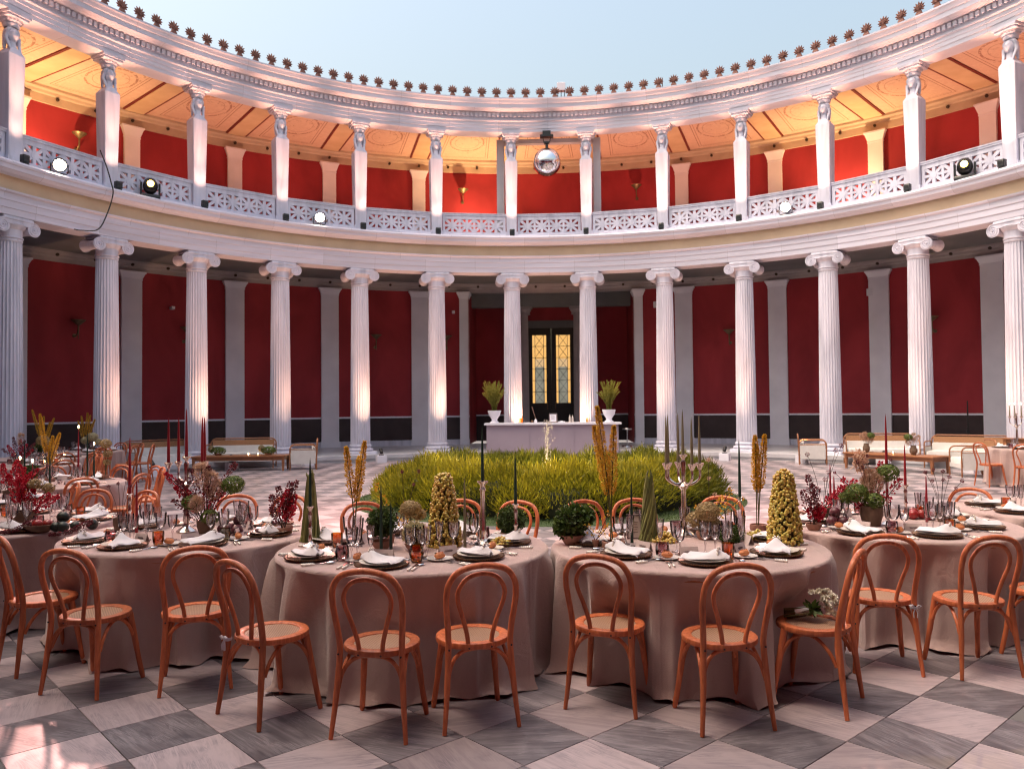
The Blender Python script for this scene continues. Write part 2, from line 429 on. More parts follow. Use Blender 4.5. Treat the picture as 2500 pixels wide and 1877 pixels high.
m_apple = pm('red_apple', (.32, .02, .025), (.22, .03, .02), rough=.3, scale=8)
m_hedge = leafmat('hedge_needles', (.022, .050, .006), (.70, .62, .05), .4)  # yellow end colour carries the lamplight painted on the hedge
m_hedge_core = pm('hedge_twigs', (.016, .022, .007), rough=.9)
m_grass = leafmat('lawn_grass', (.035, .075, .018), (.07, .12, .03), .3)
m_turf = pm('turf', (.03, .055, .016), (.045, .07, .02), rough=.95, scale=30)
m_moss = leafmat('moss_green', (.022, .055, .010), (.09, .14, .025), .25)
m_hyd = leafmat('green_hydrangea', (.05, .10, .012), (.19, .25, .05), .3)
m_hydp = leafmat('dried_hydrangea', (.30, .22, .10), (.50, .38, .20), .3)
m_fluff = leafmat('pale_blossom', (.45, .38, .22), (.62, .55, .36), .3)
m_erem = leafmat('foxtail_yellow', (.60, .32, .03), (.76, .52, .07), .3)
m_stem = pm('green_stem', (.10, .10, .03), (.07, .06, .02), rough=.6, scale=20)
m_bean = pm('green_bean', (.05, .065, .015), (.30, .30, .10), rough=.5, scale=6, face=True)
m_redfl = leafmat('red_orchid', (.38, .008, .03), (.62, .02, .06), .25)
m_maroon = leafmat('maroon_leaf', (.10, .016, .026), (.24, .05, .07), .25)
m_pampas = leafmat('pampas_plume', (.52, .34, .27), (.70, .50, .40), .35)
m_orch = leafmat('yellow_orchid', (.60, .30, .02), (.66, .42, .05), .3)
m_branch = pm('dark_branch', (.05, .03, .022), rough=.8)
m_rose = leafmat('white_rose', (.66, .62, .52), (.78, .75, .68), .2)
m_lampw = glow('par_lamp_glow', (1.0, .80, .62), 26)
m_lampy = glow('moving_head_glow', (1.0, .68, .12), 9)
m_pane = None
# ================================================================== the setting: courtyard floor
R0 = 13.29                      # column ring
DL = 2 * pi / 32                # one bay
R2 = 17.9                       # back wall
def ringM(t, R, z=0.0): return Matrix.Translation((R * math.sin(t), R * math.cos(t), z)) @ Matrix.Rotation(-t, 4, 'Z')
slab = MB(); slab.lathe([(0.001, -.006), (12.62, -.006), (12.62, -.3)], 128)
slab.box(-40, 40, -60, 40, -.5, -.31)
floor = structure(link('courtyard_floor', slab.mesh('courtyard_floor', m_grout, smooth=False)))
TD = .6571; TX, TY = -2.007, -10.368; hs_ = TD / 2 - .0028
def tile_poly(c, h): return [(c[0], c[1] - h), (c[0] + h, c[1]), (c[0], c[1] + h), (c[0] - h, c[1])]
tm = {}
for nm, mt in (('dark_tile', m_tile_d), ('light_tile', m_tile_l)):
    b = MB(); b.prism(tile_poly((0, 0), hs_), -.006, 0.0, 0, None, 0.0, .0025); tm[nm] = b.mesh(nm, mt, smooth=False)
tiles = []
Minv = cam.matrix_world.inverted()
for n in range(-7, 84):
    for k in range(-60, 62):
        m = k if n % 2 else k + .5
        x = TX + m * TD; y = TY + n * TD / 2
        if x * x + y * y > 12.35 ** 2 and not (y < -9 and abs(x) < 4.6 and y > -12.6): continue
        p = Minv @ Vector((x, y, 0)); d = -p.z
        if d < .8 or abs(p.x / d) > .70 or p.y / d < -.53: continue
        tiles.append((d, n % 2, x, y))
tiles.sort()
for d, dark, x, y in tiles[:300]:
    link('floor_tile', tm['dark_tile' if dark else 'light_tile'], floor, (x, y, rnd.uniform(-.0004, .0004)))
far = {0: [], 1: []}
for d, dark, x, y in tiles[300:]: far[dark].append((x, y))
for dark, mt in ((1, m_tile_d), (0, m_tile_l)):
    V = np.array([[(p[0], p[1], 0.0) for p in tile_poly(c, hs_)] for c in far[dark]])
    stuff(link('floor_tile_field', quads_mesh('tiles', V, mt, nr.random(len(V)) + .01), floor))
# portico step and floor
st = MB(); st.lathe([(12.55, -.05), (12.55, .07), (12.52, .07), (12.52, .19), (12.54, .2), (18.4, .2), (18.4, -.05)], 220, 0, None, 0, -pi, pi, close=True)
structure(link('portico_step', st.mesh('portico_step', pm('grey_marble_step', (.52, .51, .55), (.64, .63, .67), rough=.3, scale=1.6, dist=.8), smooth=False)))

# ================================================================== the building
B = link('courtyard_building', None)
tag(B, 'round two-storey marble courtyard building with red walls, columns below and herm pillars above', 'building')
TA, TB = -pi, pi
def ringpart(name, prof, mat, n=300, close=True, t0=TA, t1=TB, smooth=True, parent=B):
    b = MB(); b.lathe(prof, n, 0, None, 0, t0, t1, close=close)
    return link(name, b.mesh(name, mat, smooth=smooth, angle=25), parent)
# lower entablature
ringpart('architrave', [(12.96, 6.27), (12.96, 6.43), (12.94, 6.435), (12.94, 6.60), (12.92, 6.605), (12.92, 6.76), (12.86, 6.79), (12.85, 6.83), (13.62, 6.83), (13.62, 6.27)], m_marble_str)
ringpart('plaster_frieze', [(12.99, 6.833), (12.99, 7.2), (13.6, 7.2), (13.6, 6.833)], m_peach)
ringpart('ledge', [(12.93, 7.17), (12.80, 7.2), (12.74, 7.26), (12.70, 7.27), (12.69, 7.36), (12.66, 7.38), (12.65, 7.43), (12.70, 7.47), (12.72, 7.49), (13.55, 7.5), (13.55, 7.203), (13.0, 7.203)], m_marble_str)
ringpart('parapet_plinth', [(13.08, 7.5), (13.08, 7.60), (13.10, 7.62), (13.30, 7.62), (13.30, 7.5)], m_marble_str)
# gallery floor / portico ceiling
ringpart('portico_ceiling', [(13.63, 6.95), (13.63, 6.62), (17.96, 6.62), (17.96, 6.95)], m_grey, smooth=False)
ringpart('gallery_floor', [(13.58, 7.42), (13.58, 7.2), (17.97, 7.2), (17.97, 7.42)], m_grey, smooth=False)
# back walls
E0 = rad(10.55)                                     # half opening of the entrance recess
ta, tb = E0, 2 * pi - E0
ringpart('marble_skirting', [(17.86, .2), (17.86, .40), (17.9, .41), (18.3, .41), (18.3, .2)], m_marble, 300, True, ta, tb)
ringpart('dark_dado', [(17.91, .41), (17.91, 1.29), (18.3, 1.29), (18.3, .41)], m_dado, 300, True, ta, tb)
ringpart('dado_rail', [(17.87, 1.29), (17.87, 1.35), (18.3, 1.35), (18.3, 1.29)], m_white, 300, True, ta, tb)
ringpart('red_wall', [(17.92, 1.35), (17.92, 6.30), (18.3, 6.30), (18.3, 1.35)], m_red, 300, True, ta, tb)
ringpart('wall_frieze', [(17.84, 6.29), (17.84, 6.40), (17.80, 6.45), (17.80, 6.50), (17.72, 6.56), (17.72, 6.62), (18.3, 6.62), (18.3, 6.30)], m_frieze, 200)
ringpart('gallery_red_wall', [(17.92, 7.42), (17.92, 11.13), (18.3, 11.13), (18.3, 7.42)], m_red, 200)
ringpart('gallery_frieze', [(17.84, 11.11), (17.84, 11.36), (17.80, 11.40), (17.78, 11.47), (17.70, 11.52), (17.70, 11.60), (18.3, 11.60), (18.3, 11.14)], m_frieze2, 300)
# painted guttae along both friezes and a fine dentil strip
for z, rr, nm in ((6.50, 17.79, 'portico'), (11.30, 17.83, 'gallery')):
    b = MB()
    for i in range(-21, 22):
        t = (i + .5) * DL / 3.0
        b.lathe([(.001, .0), (.05, .0), (.05, .05), (.001, .07)], 8, 0, ringM(t, rr, z) @ Matrix.Rotation(pi / 2, 4, 'X'))
    stuff(link('frieze_bosses', b.mesh('bosses', m_branch), B))
    b = MB()
    for i in range(-340, 341):
        t = i * rad(.25); zz = z + .1 if nm == 'portico' else z + .235
        b.box(-.022, .022, -.02, .03, 0, .05, 0, ringM(t, rr - .05, zz))
    stuff(link('frieze_dentils', b.mesh('fdent', m_terra, smooth=False), B))
# upper entablature
ringpart('upper_architrave', [(13.0, 11.13), (13.0, 11.24), (12.98, 11.245), (12.98, 11.36), (12.96, 11.365), (12.96, 11.47), (12.91, 11.49), (12.91, 11.52), (13.56, 11.52), (13.56, 11.13)], m_marble_str)
ringpart('dentil_course', [(12.97, 11.523), (12.97, 11.6), (12.95, 11.62), (12.95, 11.80), (13.5, 11.80), (13.5, 11.523)], m_marble_str)
b = MB()
dn = 17
for i in range(-7 * dn, 7 * dn):
    b.box(-.045, .045, -.055, .03, 11.63, 11.755, 0, ringM((i + .5) * DL / dn, 12.93))
stuff(link('dentils', b.mesh('dentils', m_marble, smooth=False), B))
ringpart('cornice', [(12.90, 11.79), (12.84, 11.80), (12.80, 11.83), (12.67, 11.85), (12.665, 11.985), (12.63, 12.0), (12.60, 12.09), (12.57, 12.12), (12.57, 12.165), (13.4, 12.18), (13.4, 11.803)], m_marble_str)
ringpart('roof', [(12.75, 12.183), (13.6, 12.40), (18.6, 13.1), (18.6, 11.75), (13.45, 11.75), (13.45, 12.15)], m_terra, smooth=False)
# gallery ceiling: painted panels between radial beams
def ceiling_mat():
    m, nt, b = nodes_of('painted_ceiling')
    tc = nd(nt, 'ShaderNodeTexCoord'); sp = nd(nt, 'ShaderNodeSeparateXYZ'); nt.links.new(tc.outputs['Object'], sp.inputs[0])
    ax = mth(nt, 'ABSOLUTE', sp.outputs[0]); ay = mth(nt, 'ABSOLUTE', sp.outputs[1])
    bx = mth(nt, 'MAXIMUM', mth(nt, 'SUBTRACT', ax, mth(nt, 'MULTIPLY_ADD', sp.outputs[1], .082, .82)), mth(nt, 'SUBTRACT', ay, 1.78))    # signed distance to frame
    def band(v, c, w): return mth(nt, 'LESS_THAN', mth(nt, 'ABSOLUTE', mth(nt, 'SUBTRACT', v, c)), w)
    el = mth(nt, 'SQRT', mth(nt, 'ADD', mth(nt, 'POWER', mth(nt, 'DIVIDE', ax, .62), 2), mth(nt, 'POWER', mth(nt, 'DIVIDE', ay, .95), 2)))
    nz = nd(nt, 'ShaderNodeTexNoise', i_Vector=tc.outputs['Object'], i_Scale=7.0, i_Detail=4.0, i_Distortion=1.5)
    vo = nd(nt, 'ShaderNodeTexVoronoi', i_Vector=tc.outputs['Object'], i_Scale=5.0)
    lines = mth(nt, 'MAXIMUM', band(bx, 0, .013), mth(nt, 'MAXIMUM', band(bx, -.09, .009), mth(nt, 'MAXIMUM', mth(nt, 'MULTIPLY', band(el, 1.0, .05), mth(nt, 'GREATER_THAN', nz.outputs[0], .47)), mth(nt, 'MULTIPLY', band(el, .72, .018), .6))))
    sc_ = mth(nt, 'MULTIPLY', mth(nt, 'LESS_THAN', el, 1.35), mth(nt, 'MULTIPLY', mth(nt, 'GREATER_THAN', nz.outputs[0], .56), mth(nt, 'LESS_THAN', vo.outputs[0], .34)))
    lines = mth(nt, 'MAXIMUM', lines, mth(nt, 'MULTIPLY', sc_, .75))
    base = mixc(nt, ramp(nt, nz.outputs[0], [(.3, 0.0), (.7, 1.0)]), (.62, .43, .33), (.70, .52, .40))
    col = mixc(nt, mth(nt, 'MULTIPLY', lines, .7), base, (.24, .085, .055))
    nt.links.new(col, b.inputs['Base Color']); b.inputs['Roughness'].default_value = .8
    return m
m_ceil = ceiling_mat()
RC = (13.56 + 17.75) / 2; HC = (17.75 - 13.56) / 2
def trap(hw_in, hw_out, h): return [(-hw_in, -h), (hw_in, -h), (hw_out, h), (-hw_out, h)]
hi, ho = 13.56 * math.tan(DL / 2), 17.75 * math.tan(DL / 2)
b = MB(); b.prism(trap(hi - .37, ho - .37, HC), 0, .06); me_panel = b.mesh('ceiling_panel', m_ceil, smooth=False)
b = MB(); b.box(-.30, .30, -HC, HC, .02, .2); me_beam = b.mesh('ceiling_beam', m_cream, smooth=False)
b = MB()
for s in (-1, 1): b.box(s * .335 - .033, s * .335 + .033, -HC, HC, .03, .16)
me_line = b.mesh('beam_line', m_redline, smooth=False)
for i in range(-8, 9):
    M = ringM(i * DL, RC, 11.60); link('ceiling_panel', me_panel, B, M=M)
for i in range(-8, 8):
    q = link('ceiling_beam', me_beam, B, M=ringM((i + .5) * DL, RC, 11.53)); link('red_border', me_line, q, (0, 0, .0))
# ------------------------------------------------------------------ ionic columns
def flute_ring(r, z, nf=24, depth=.024):
    out = []
    for i in range(nf):
        a0 = 2 * pi * i / nf; w = 2 * pi / nf
        for q, dd in ((.06, 0), (.18, .55), (.34, .9), (.5, 1), (.66, .9), (.82, .55), (.94, 0)):
            rr = r - depth * dd * (r / .32); a = a0 + w * q; out.append((rr * math.sin(a), rr * math.cos(a), z))
    return out
def fluted(r0, r1, z0, z1, rows=10):
    b = MB(); v = []; f = []; n = 0
    for k in range(rows + 1):
        t = k / rows; r = r0 + (r1 - r0) * (t ** 1.35)
        g = flute_ring(r, z0 + (z1 - z0) * t); n = len(g); v += g
    for k in range(rows):
        for i in range(n):
            j = (i + 1) % n; f.append((k * n + j, k * n + i, (k + 1) * n + i, (k + 1) * n + j))
    b.add(v, f); return b
def ionic_capital(w=.40, rv=.17, yd=.32, z0=5.76, top=6.27):
    """front faces -y; volute pairs in front and behind joined by bolsters"""
    b = MB(); zc = top - .085 - rv + .02
    b.lathe([(.275, z0), (.30, z0 + .015), (.30, z0 + .04), (.275, z0 + .05), (.28, zc - .06), (.34, zc - .0), (.36, zc + .06), (.30, zc + .1)], 32)
    for s in (-1, 1):
        prof = []
        for k in range(13):
            u = -1 + 2 * k / 12; prof.append((rv * (.70 + .30 * abs(u) ** 2.2), u * yd))
        M = Matrix.Translation((s * w, 0, zc)) @ Matrix.Rotation(pi / 2, 4, 'X')
        b.lathe([(.001, -yd)] + prof + [(.001, yd)], 24, 0, M)
        for fy in (-1, 1):     # raised spiral on each volute face
            pts = []; rr = []
            for k in range(46):
                a = k / 45 * 2.35 * 2 * pi; rad_ = (rv - .016) * (1 - k / 45 * .84)
                pts.append((s * w - s * rad_ * math.sin(a) * -1, fy * (yd + .004), zc + rad_ * math.cos(a))); rr.append(.017 - .009 * k / 45)
            b.tube(pts, rr, 5)
            b.ball((s * w, fy * (yd + .006), zc), .026, 8, 6)
    # channel between the volutes and the abacus
    for fy in (-1, 1):
        y0, y1 = (yd - .05, yd - .002) if fy > 0 else (-yd + .002, -yd + .05)
        b.prism([(-w, 0), (w, 0), (w, .10), (-w, .10)], y0, y1, 0, Matrix.Translation((0, 0, zc + rv - .125)) @ Matrix(((1, 0, 0, 0), (0, 0, 1, 0), (0, 1, 0, 0), (0, 0, 0, 1))))
        b.tube([(-w, fy * yd, zc + rv - .012), (w, fy * yd, zc + rv - .012)], .014, 6)
        b.tube([(-w + .1, fy * yd, zc + rv - .12), (0, fy * yd, zc + rv - .135), (w - .1, fy * yd, zc + rv - .12)], .013, 6)
    b.box(-.40, .40, -.33, .33, top - .07, top - .004, b=.02)
    return b
def attic_base(r=.325, z0=.2, h=.3):
    b = MB(); b.box(-.44, .44, -.44, .44, z0, z0 + .09, b=.008)
    pr = []
    def torus(zc, rr, rc): return [(rc + rr * math.cos(a), zc + rr * math.sin(a)) for a in [(-.5 + k / 6) * pi for k in range(7)]]
    b.lathe([(.3, z0 + .09)] + torus(z0 + .135, .045, r + .055) + [(r + .03, z0 + .185), (r + .012, z0 + .21), (r + .03, z0 + .235)] + torus(z0 + .262, .027, r + .02) + [(r + .01, z0 + .292), (r + .005, z0 + .33)], 40)
    return b
me_shaft = fluted(.322, .272, .5, 5.70).mesh('shaft', m_marble, angle=50)
b = ionic_capital(); b.lathe([(.272, 5.68), (.276, 5.70), (.285, 5.71), (.285, 5.735), (.276, 5.745), (.27, 5.78)], 32); me_cap = b.mesh('capital', m_marble)
me_base = attic_base().mesh('base', m_marble)
for i in range(-8, 8):
    t = (i + .5) * DL
    c = link('column', None, B, M=ringM(t, R0) @ Matrix.Rotation(rnd.uniform(-.03, .03), 4, 'Z'))
    link('base', me_base, c); link('shaft', me_shaft, c); link('capital', me_cap, c)
# ------------------------------------------------------------------ herm pillars, parapet, antefixes
def frustum(b, ring0, ring1, mi=0):
    n = len(ring0); b.add(ring0 + ring1, [(i, (i + 1) % n, n + (i + 1) % n, n + i) for i in range(n)] + [tuple(range(n - 1, -1, -1)), tuple(range(n, 2 * n))], mi)
def rect(wx, y0, y1, z, c=.0):
    if c: return [(-wx + c, y0, z), (wx - c, y0, z), (wx, y0 + c, z), (wx, y1 - c, z), (wx - c, y1, z), (-wx + c, y1, z), (-wx, y1 - c, z), (-wx, y0 + c, z)]
    return [(-wx, y0, z), (wx, y0, z), (wx, y1, z), (-wx, y1, z)]
b = MB()
b.box(-.21, .21, -.20, .24, 7.5, 7.70)
frustum(b, rect(.172, -.17, .20, 7.70, .012), rect(.215, -.215, .225, 10.14, .012))
frustum(b, rect(.215, -.215, .225, 10.14, .012), rect(.10, -.16, .17, 10.30, .012))
me_pil = b.mesh('pillar', m_marble, smooth=False)
b = MB()      # neck, face and hair
b.lathe([(.125, 10.24), (.10, 10.33), (.085, 10.42), (.085, 10.52)], 18, 0, Matrix.Translation((0, -.035, 0)))
hv = []; NU, NV = 28, 22
for i in range(NV + 1):
    ph = -pi / 2 + pi * i / NV
    for j in range(NU):
        a = 2 * pi * j / NU; d = Vector((math.cos(ph) * math.sin(a), -math.cos(ph) * math.cos(a), math.sin(ph)))
        r = .15; front = max(0, -d.y); x = d.x; z = d.z
        p = Vector((d.x * .118, d.y * .15, d.z * .185))
        if front > .2:
            p.y -= .036 * math.exp(-(x / .16) ** 2) * math.exp(-((z + .12) / .20) ** 2)                # nose
            p.y += .020 * math.exp(-((abs(x) - .34) / .17) ** 2) * math.exp(-((z - .10) / .12) ** 2)   # eye sockets
            p.y -= .012 * math.exp(-((z - .28) / .1) ** 2)                                              # brow
            p.y -= .010 * math.exp(-(x / .25) ** 2) * math.exp(-((z + .42) / .07) ** 2)                 # lips
            p.y += .008 * math.exp(-(x / .3) ** 2) * math.exp(-((z + .33) / .05) ** 2)
            p.y -= .016 * math.exp(-(x / .3) ** 2) * math.exp(-((z + .68) / .14) ** 2)                  # chin
        hv.append((p.x, p.y - .05, p.z + 10.62))
b.add(hv, [(i * NU + j, i * NU + (j + 1) % NU, (i + 1) * NU + (j + 1) % NU, (i + 1) * NU + j) for i in range(NV) for j in range(NU)])
for k in range(13):    # waved hair around the face and locks on the shoulders
    a = -1.95 + 3.9 * k / 12
    b.ball((.135 * math.sin(a), -.045 - .045 * math.cos(a) * .6, 10.66 + .125 * math.cos(a * .82)), .05, 8, 6, sq=(1, 1.1, 1))
b.ball((0, .03, 10.66), .165, 16, 12, sq=(1, .9, 1.05))
for s in (-1, 1):
    b.tube([(s * .15, -.05, 10.62), (s * .165, -.04, 10.52), (s * .145, -.075, 10.42), (s * .135, -.12, 10.32), (s * .13, -.165, 10.2)], [.05, .046, .04, .032, .018], 8)
    b.tube([(s * .13, .03, 10.6), (s * .12, .06, 10.45), (s * .11, .09, 10.3)], [.06, .05, .03], 8)
me_herm_head = b.mesh('bust', m_marble, angle=60)
b = MB()
b.lathe([(.15, 10.80), (.175, 10.83), (.185, 10.88), (.165, 10.90), (.19, 10.93), (.225, 10.98), (.23, 11.0)], 24)
for k in range(18): a = 2 * pi * k / 18; b.ball((.2 * math.sin(a), .2 * math.cos(a), 10.955), .03, 6, 5)
b.box(-.27, .27, -.27, .27, 11.003, 11.06, b=.01); b.box(-.30, .30, -.30, .30, 11.06, 11.127)
me_herm_cap = b.mesh('herm_capital', m_marble)
PW = 2 * (R0 - .1) * math.tan(DL / 2) - .42          # panel width
b = MB()
z0, z1, zt = 7.62, 8.20, 8.333; hw = PW / 2
b.box(-hw, hw, -.05, .05, z0, z0 + .075); b.box(-hw, hw, -.05, .05, z1 - .075, z1 + .05)
b.box(-hw - .03, hw + .03, -.075, .075, z1 + .05, zt - .03); b.box(-hw - .03, hw + .03, -.09, .09, zt - .03, zt)
nq = 8; m0 = .09; qw = (PW - 2 * m0) / nq; za, zb = z0 + .075, z1 - .075; zm = (za + zb) / 2
b.box(-hw, -hw + m0, -.048, .048, za, zb); b.box(hw - m0, hw, -.048, .048, za, zb)
for k in range(1, nq): x = -hw + m0 + k * qw; ww = .045 if k % 2 else .036; b.box(x - ww, x + ww, -.045, .045, za, zb)
b.box(-hw + m0, hw - m0, -.042, .042, zm - .038, zm + .038)
for k in range(nq):
    x0 = -hw + m0 + k * qw
    for row in (0, 1):
        cx = x0 + (qw if k % 2 == 0 else 0); ex = x0 + (0 if k % 2 == 0 else qw)      # star centre / outer corner
        czz = zm; ez = zb if row else za
        dx, dz = ex - cx, ez - czz; L = math.hypot(dx, dz); an = math.atan2(dz, dx)
        b.box(0, L, -.039, .039, -.042, .042, 0, Matrix.Translation((cx, 0, czz)) @ Matrix.Rotation(-an, 4, 'Y'))
for k in range(1, nq, 2):
    x = -hw + m0 + k * qw; b.lathe([(.001, -.052), (.085, -.052), (.085, .05), (.001, .05)], 12, 0, Matrix.Translation((x, 0, zm)) @ Matrix.Rotation(pi / 2, 4, 'X'))
me_para = b.mesh('parapet_panel', m_marble, smooth=False)
b = MB()      # uplight at each herm's foot
b.box(-.075, .075, -.06, .06, 7.5, 7.53); b.box(-.085, .085, -.075, .065, 7.545, 7.72, b=.012); b.box(-.06, .06, -.079, -.075, 7.60, 7.68)
me_upl = b.mesh('herm_uplight', m_black)
herm_angles = [(i + .5) * DL for i in range(-7, 7)]
for i in range(-8, 8):
    t = (i + .5) * DL
    hm = link('herm_pillar', None, B, M=ringM(t, R0 - .02)); link('pillar', me_pil, hm); link('bust', me_herm_head, hm); link('capital', me_herm_cap, hm)
for i in range(-7, 8): link('parapet_panel', me_para, B, M=ringM(i * DL, (R0 - .1)))
# antefix: palmette of pointed leaves on a foot
b = MB()
b.box(-.085, .085, -.04, .05, 0, .09, b=.01); b.box(-.06, .06, -.03, .04, .088, .14)
b.lathe([(.001, -.035), (.06, -.035), (.075, -.01), (.075, .02), (.001, .03)], 14, 0, Matrix.Translation((0, 0, .20)) @ Matrix.Rotation(pi / 2, 4, 'X'))
for k in range(9):
    a = -1.9 + 3.8 * k / 8; L = .085 + .05 * math.cos(a * .75)
    c0 = Vector((.055 * math.sin(a), 0, .20 + .055 * math.cos(a))); d = Vector((math.sin(a), 0, math.cos(a)))
    b.tube([c0 - d * .02, c0 + d * L * .5, c0 + d * L * .8, c0 + d * L * 1.08], [.022, .032, .021, .004], 6, flat=.9)
for k in range(5):
    a = -1.2 + 2.4 * k / 4; b.tube([(0, -.035, .15), (.05 * math.sin(a), -.05, .18 + .05 * math.cos(a)), (.10 * math.sin(a), -.035, .20 + .09 * math.cos(a))], [.008, .014, .006], 5)
me_ant = b.mesh('antefix', m_terra)
for k in range(-34, 34): link('antefix', me_ant, B, M=ringM((k + .5) * DL / 5, 12.66, 12.163))
# pilasters on both back walls
def pilaster(w, z0, z1, capw, caph, foot):
    b = MB(); h = w / 2
    if foot: b.box(-h - .04, h + .04, -.13, .12, z0, z0 + .22, b=.01)
    b.box(-h, h, -.09, .12, z0 + (.22 if foot else 0), z1 - caph - .04)
    b.box(-h - .015, h + .015, -.105, .12, z1 - caph - .04, z1 - caph)
    c = capw / 2
    frustum(b, rect(h, -.10, .12, z1 - caph), rect(c - .02, -.17, .12, z1 - .06)); b.box(-c, c, -.19, .12, z1 - .06, z1)
    return b
me_p1 = pilaster(.66, .2, 6.285, .86, .24, True).mesh('pilaster', m_white, smooth=False)
me_p2 = pilaster(.50, 7.42, 11.105, .72, .34, False).mesh('gallery_pilaster', m_white, smooth=False)
for i in range(-7, 7):
    t = (i + .5) * DL
    if abs(i + .5) > 1: link('pilaster', me_p1, B, M=ringM(t, R2)); link('gallery_pilaster', me_p2, B, M=ringM(t, R2))
# portal frame in the gallery behind the two middle herms
b = MB(); b.box(-.13, .13, -.16, .16, 7.43, 11.12)
me_pp = b.mesh('gallery_post', m_pillar, smooth=False)
for s in (-1, 1): link('gallery_post', me_pp, B, (s * 1.70, 13.83, 0))
b = MB(); b.box(-1.57, 1.57, 13.70, 13.95, 10.98, 11.126); link('gallery_crossbeam', b.mesh('crossbeam', m_pillar, smooth=False), B)
# ------------------------------------------------------------------ entrance recess
for s in (-1, 1):
    b = MB(); b.box(-.17, .17, -.25, .25, .2, 6.0); frustum(b, rect(.17, -.25, .25, 6.0), rect(.25, -.33, .33, 6.2)); b.box(-.26, .26, -.34, .34, 6.2, 6.285)
    link('entrance_pier', b.mesh('pier', m_white, smooth=False), B, (s * 3.47, 17.62, 0))
    b = MB(); b.box(0, .2, 17.88, 21.0, .2, 6.6); link('recess_side_wall', b.mesh('sidewall', m_red, smooth=False), B, (3.3 if s > 0 else -3.5, 0, 0))
    b = MB(); b.box(1.22, 3.30, 20.6, 20.8, 1.35, 6.6); b2 = b.mesh('backwall', m_red, smooth=False); link('recess_red_wall', b2, B, M=Matrix.Diagonal((s, 1, 1, 1)))
    b = MB(); b.box(1.22, 3.30, 20.56, 20.8, .2, 1.29); link('recess_dado', b.mesh('recdado', m_dado, smooth=False), B, M=Matrix.Diagonal((s, 1, 1, 1)))
    b = MB(); b.box(1.22, 3.30, 20.53, 20.8, 1.29, 1.35); link('recess_rail', b.mesh('recrail', m_white, smooth=False), B, M=Matrix.Diagonal((s, 1, 1, 1)))
b = MB(); b.box(-1.22, 1.22, 20.6, 20.8, 5.42, 6.6); link('overdoor_wall', b.mesh('overdoor', m_red, smooth=False), B)
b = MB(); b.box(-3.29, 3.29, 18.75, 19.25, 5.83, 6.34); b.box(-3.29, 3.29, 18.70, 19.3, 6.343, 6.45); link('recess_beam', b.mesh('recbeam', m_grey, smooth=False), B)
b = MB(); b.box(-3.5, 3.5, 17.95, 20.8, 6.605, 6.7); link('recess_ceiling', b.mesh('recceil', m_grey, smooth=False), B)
b = MB(); b.box(-1.22, 1.22, 20.50, 20.62, 5.09, 5.42, b=.0); b.box(-1.24, -1.02, 20.52, 20.62, .2, 5.09); b.box(1.0, 1.24, 20.52, 20.62, .2, 5.09)
link('door_surround', b.mesh('doorsur', m_grey, smooth=False), B)
me_s2 = fluted(.17, .145, .5, 5.52, 6).mesh('inner_shaft', m_frieze, angle=50)
b = ionic_capital(w=.2, rv=.095, yd=.17, z0=5.50, top=5.83); me_c2 = b.mesh('inner_capital', m_frieze)
b = attic_base(.17, .2, .3); me_b2 = b.mesh('inner_base', m_frieze)
for s in (-1, 1):
    c = link('entrance_column', None, B, (s * 1.09, 19.0, 0)); link('shaft', me_s2, c); link('base', me_b2, c, (0, 0, 0)); 
    q = link('capital', me_c2, c); q.scale = (.8, .8, 1)
def pane_mat():
    m, nt, b = nodes_of('lit_door_glass')
    tc = nd(nt, 'ShaderNodeTexCoord'); sp = nd(nt, 'ShaderNodeSeparateXYZ'); nt.links.new(tc.outputs['Object'], sp.inputs[0])
    nz = nd(nt, 'ShaderNodeTexNoise', i_Vector=tc.outputs['Object'], i_Scale=3.0, i_Detail=3.0)
    inner = mth(nt, 'MULTIPLY', mth(nt, 'LESS_THAN', sp.outputs[2], 3.75), mth(nt, 'LESS_THAN', mth(nt, 'ABSOLUTE', sp.outputs[0]), .21))   # lobby doorway seen through the glass
    low = mth(nt, 'LESS_THAN', sp.outputs[2], 3.4)
    col = mixc(nt, inner, (1.0, .55, .17), mixc(nt, low, (.75, .50, .26), mixc(nt, nz.outputs[0], (.12, .13, .09), (.42, .40, .34))))
    b.inputs['Base Color'].default_value = (.05, .04, .03, 1); b.inputs['Roughness'].default_value = .1
    nt.links.new(col, b.inputs['Emission Color']); b.inputs['Emission Strength'].default_value = .42
    return m
m_pane = pane_mat()
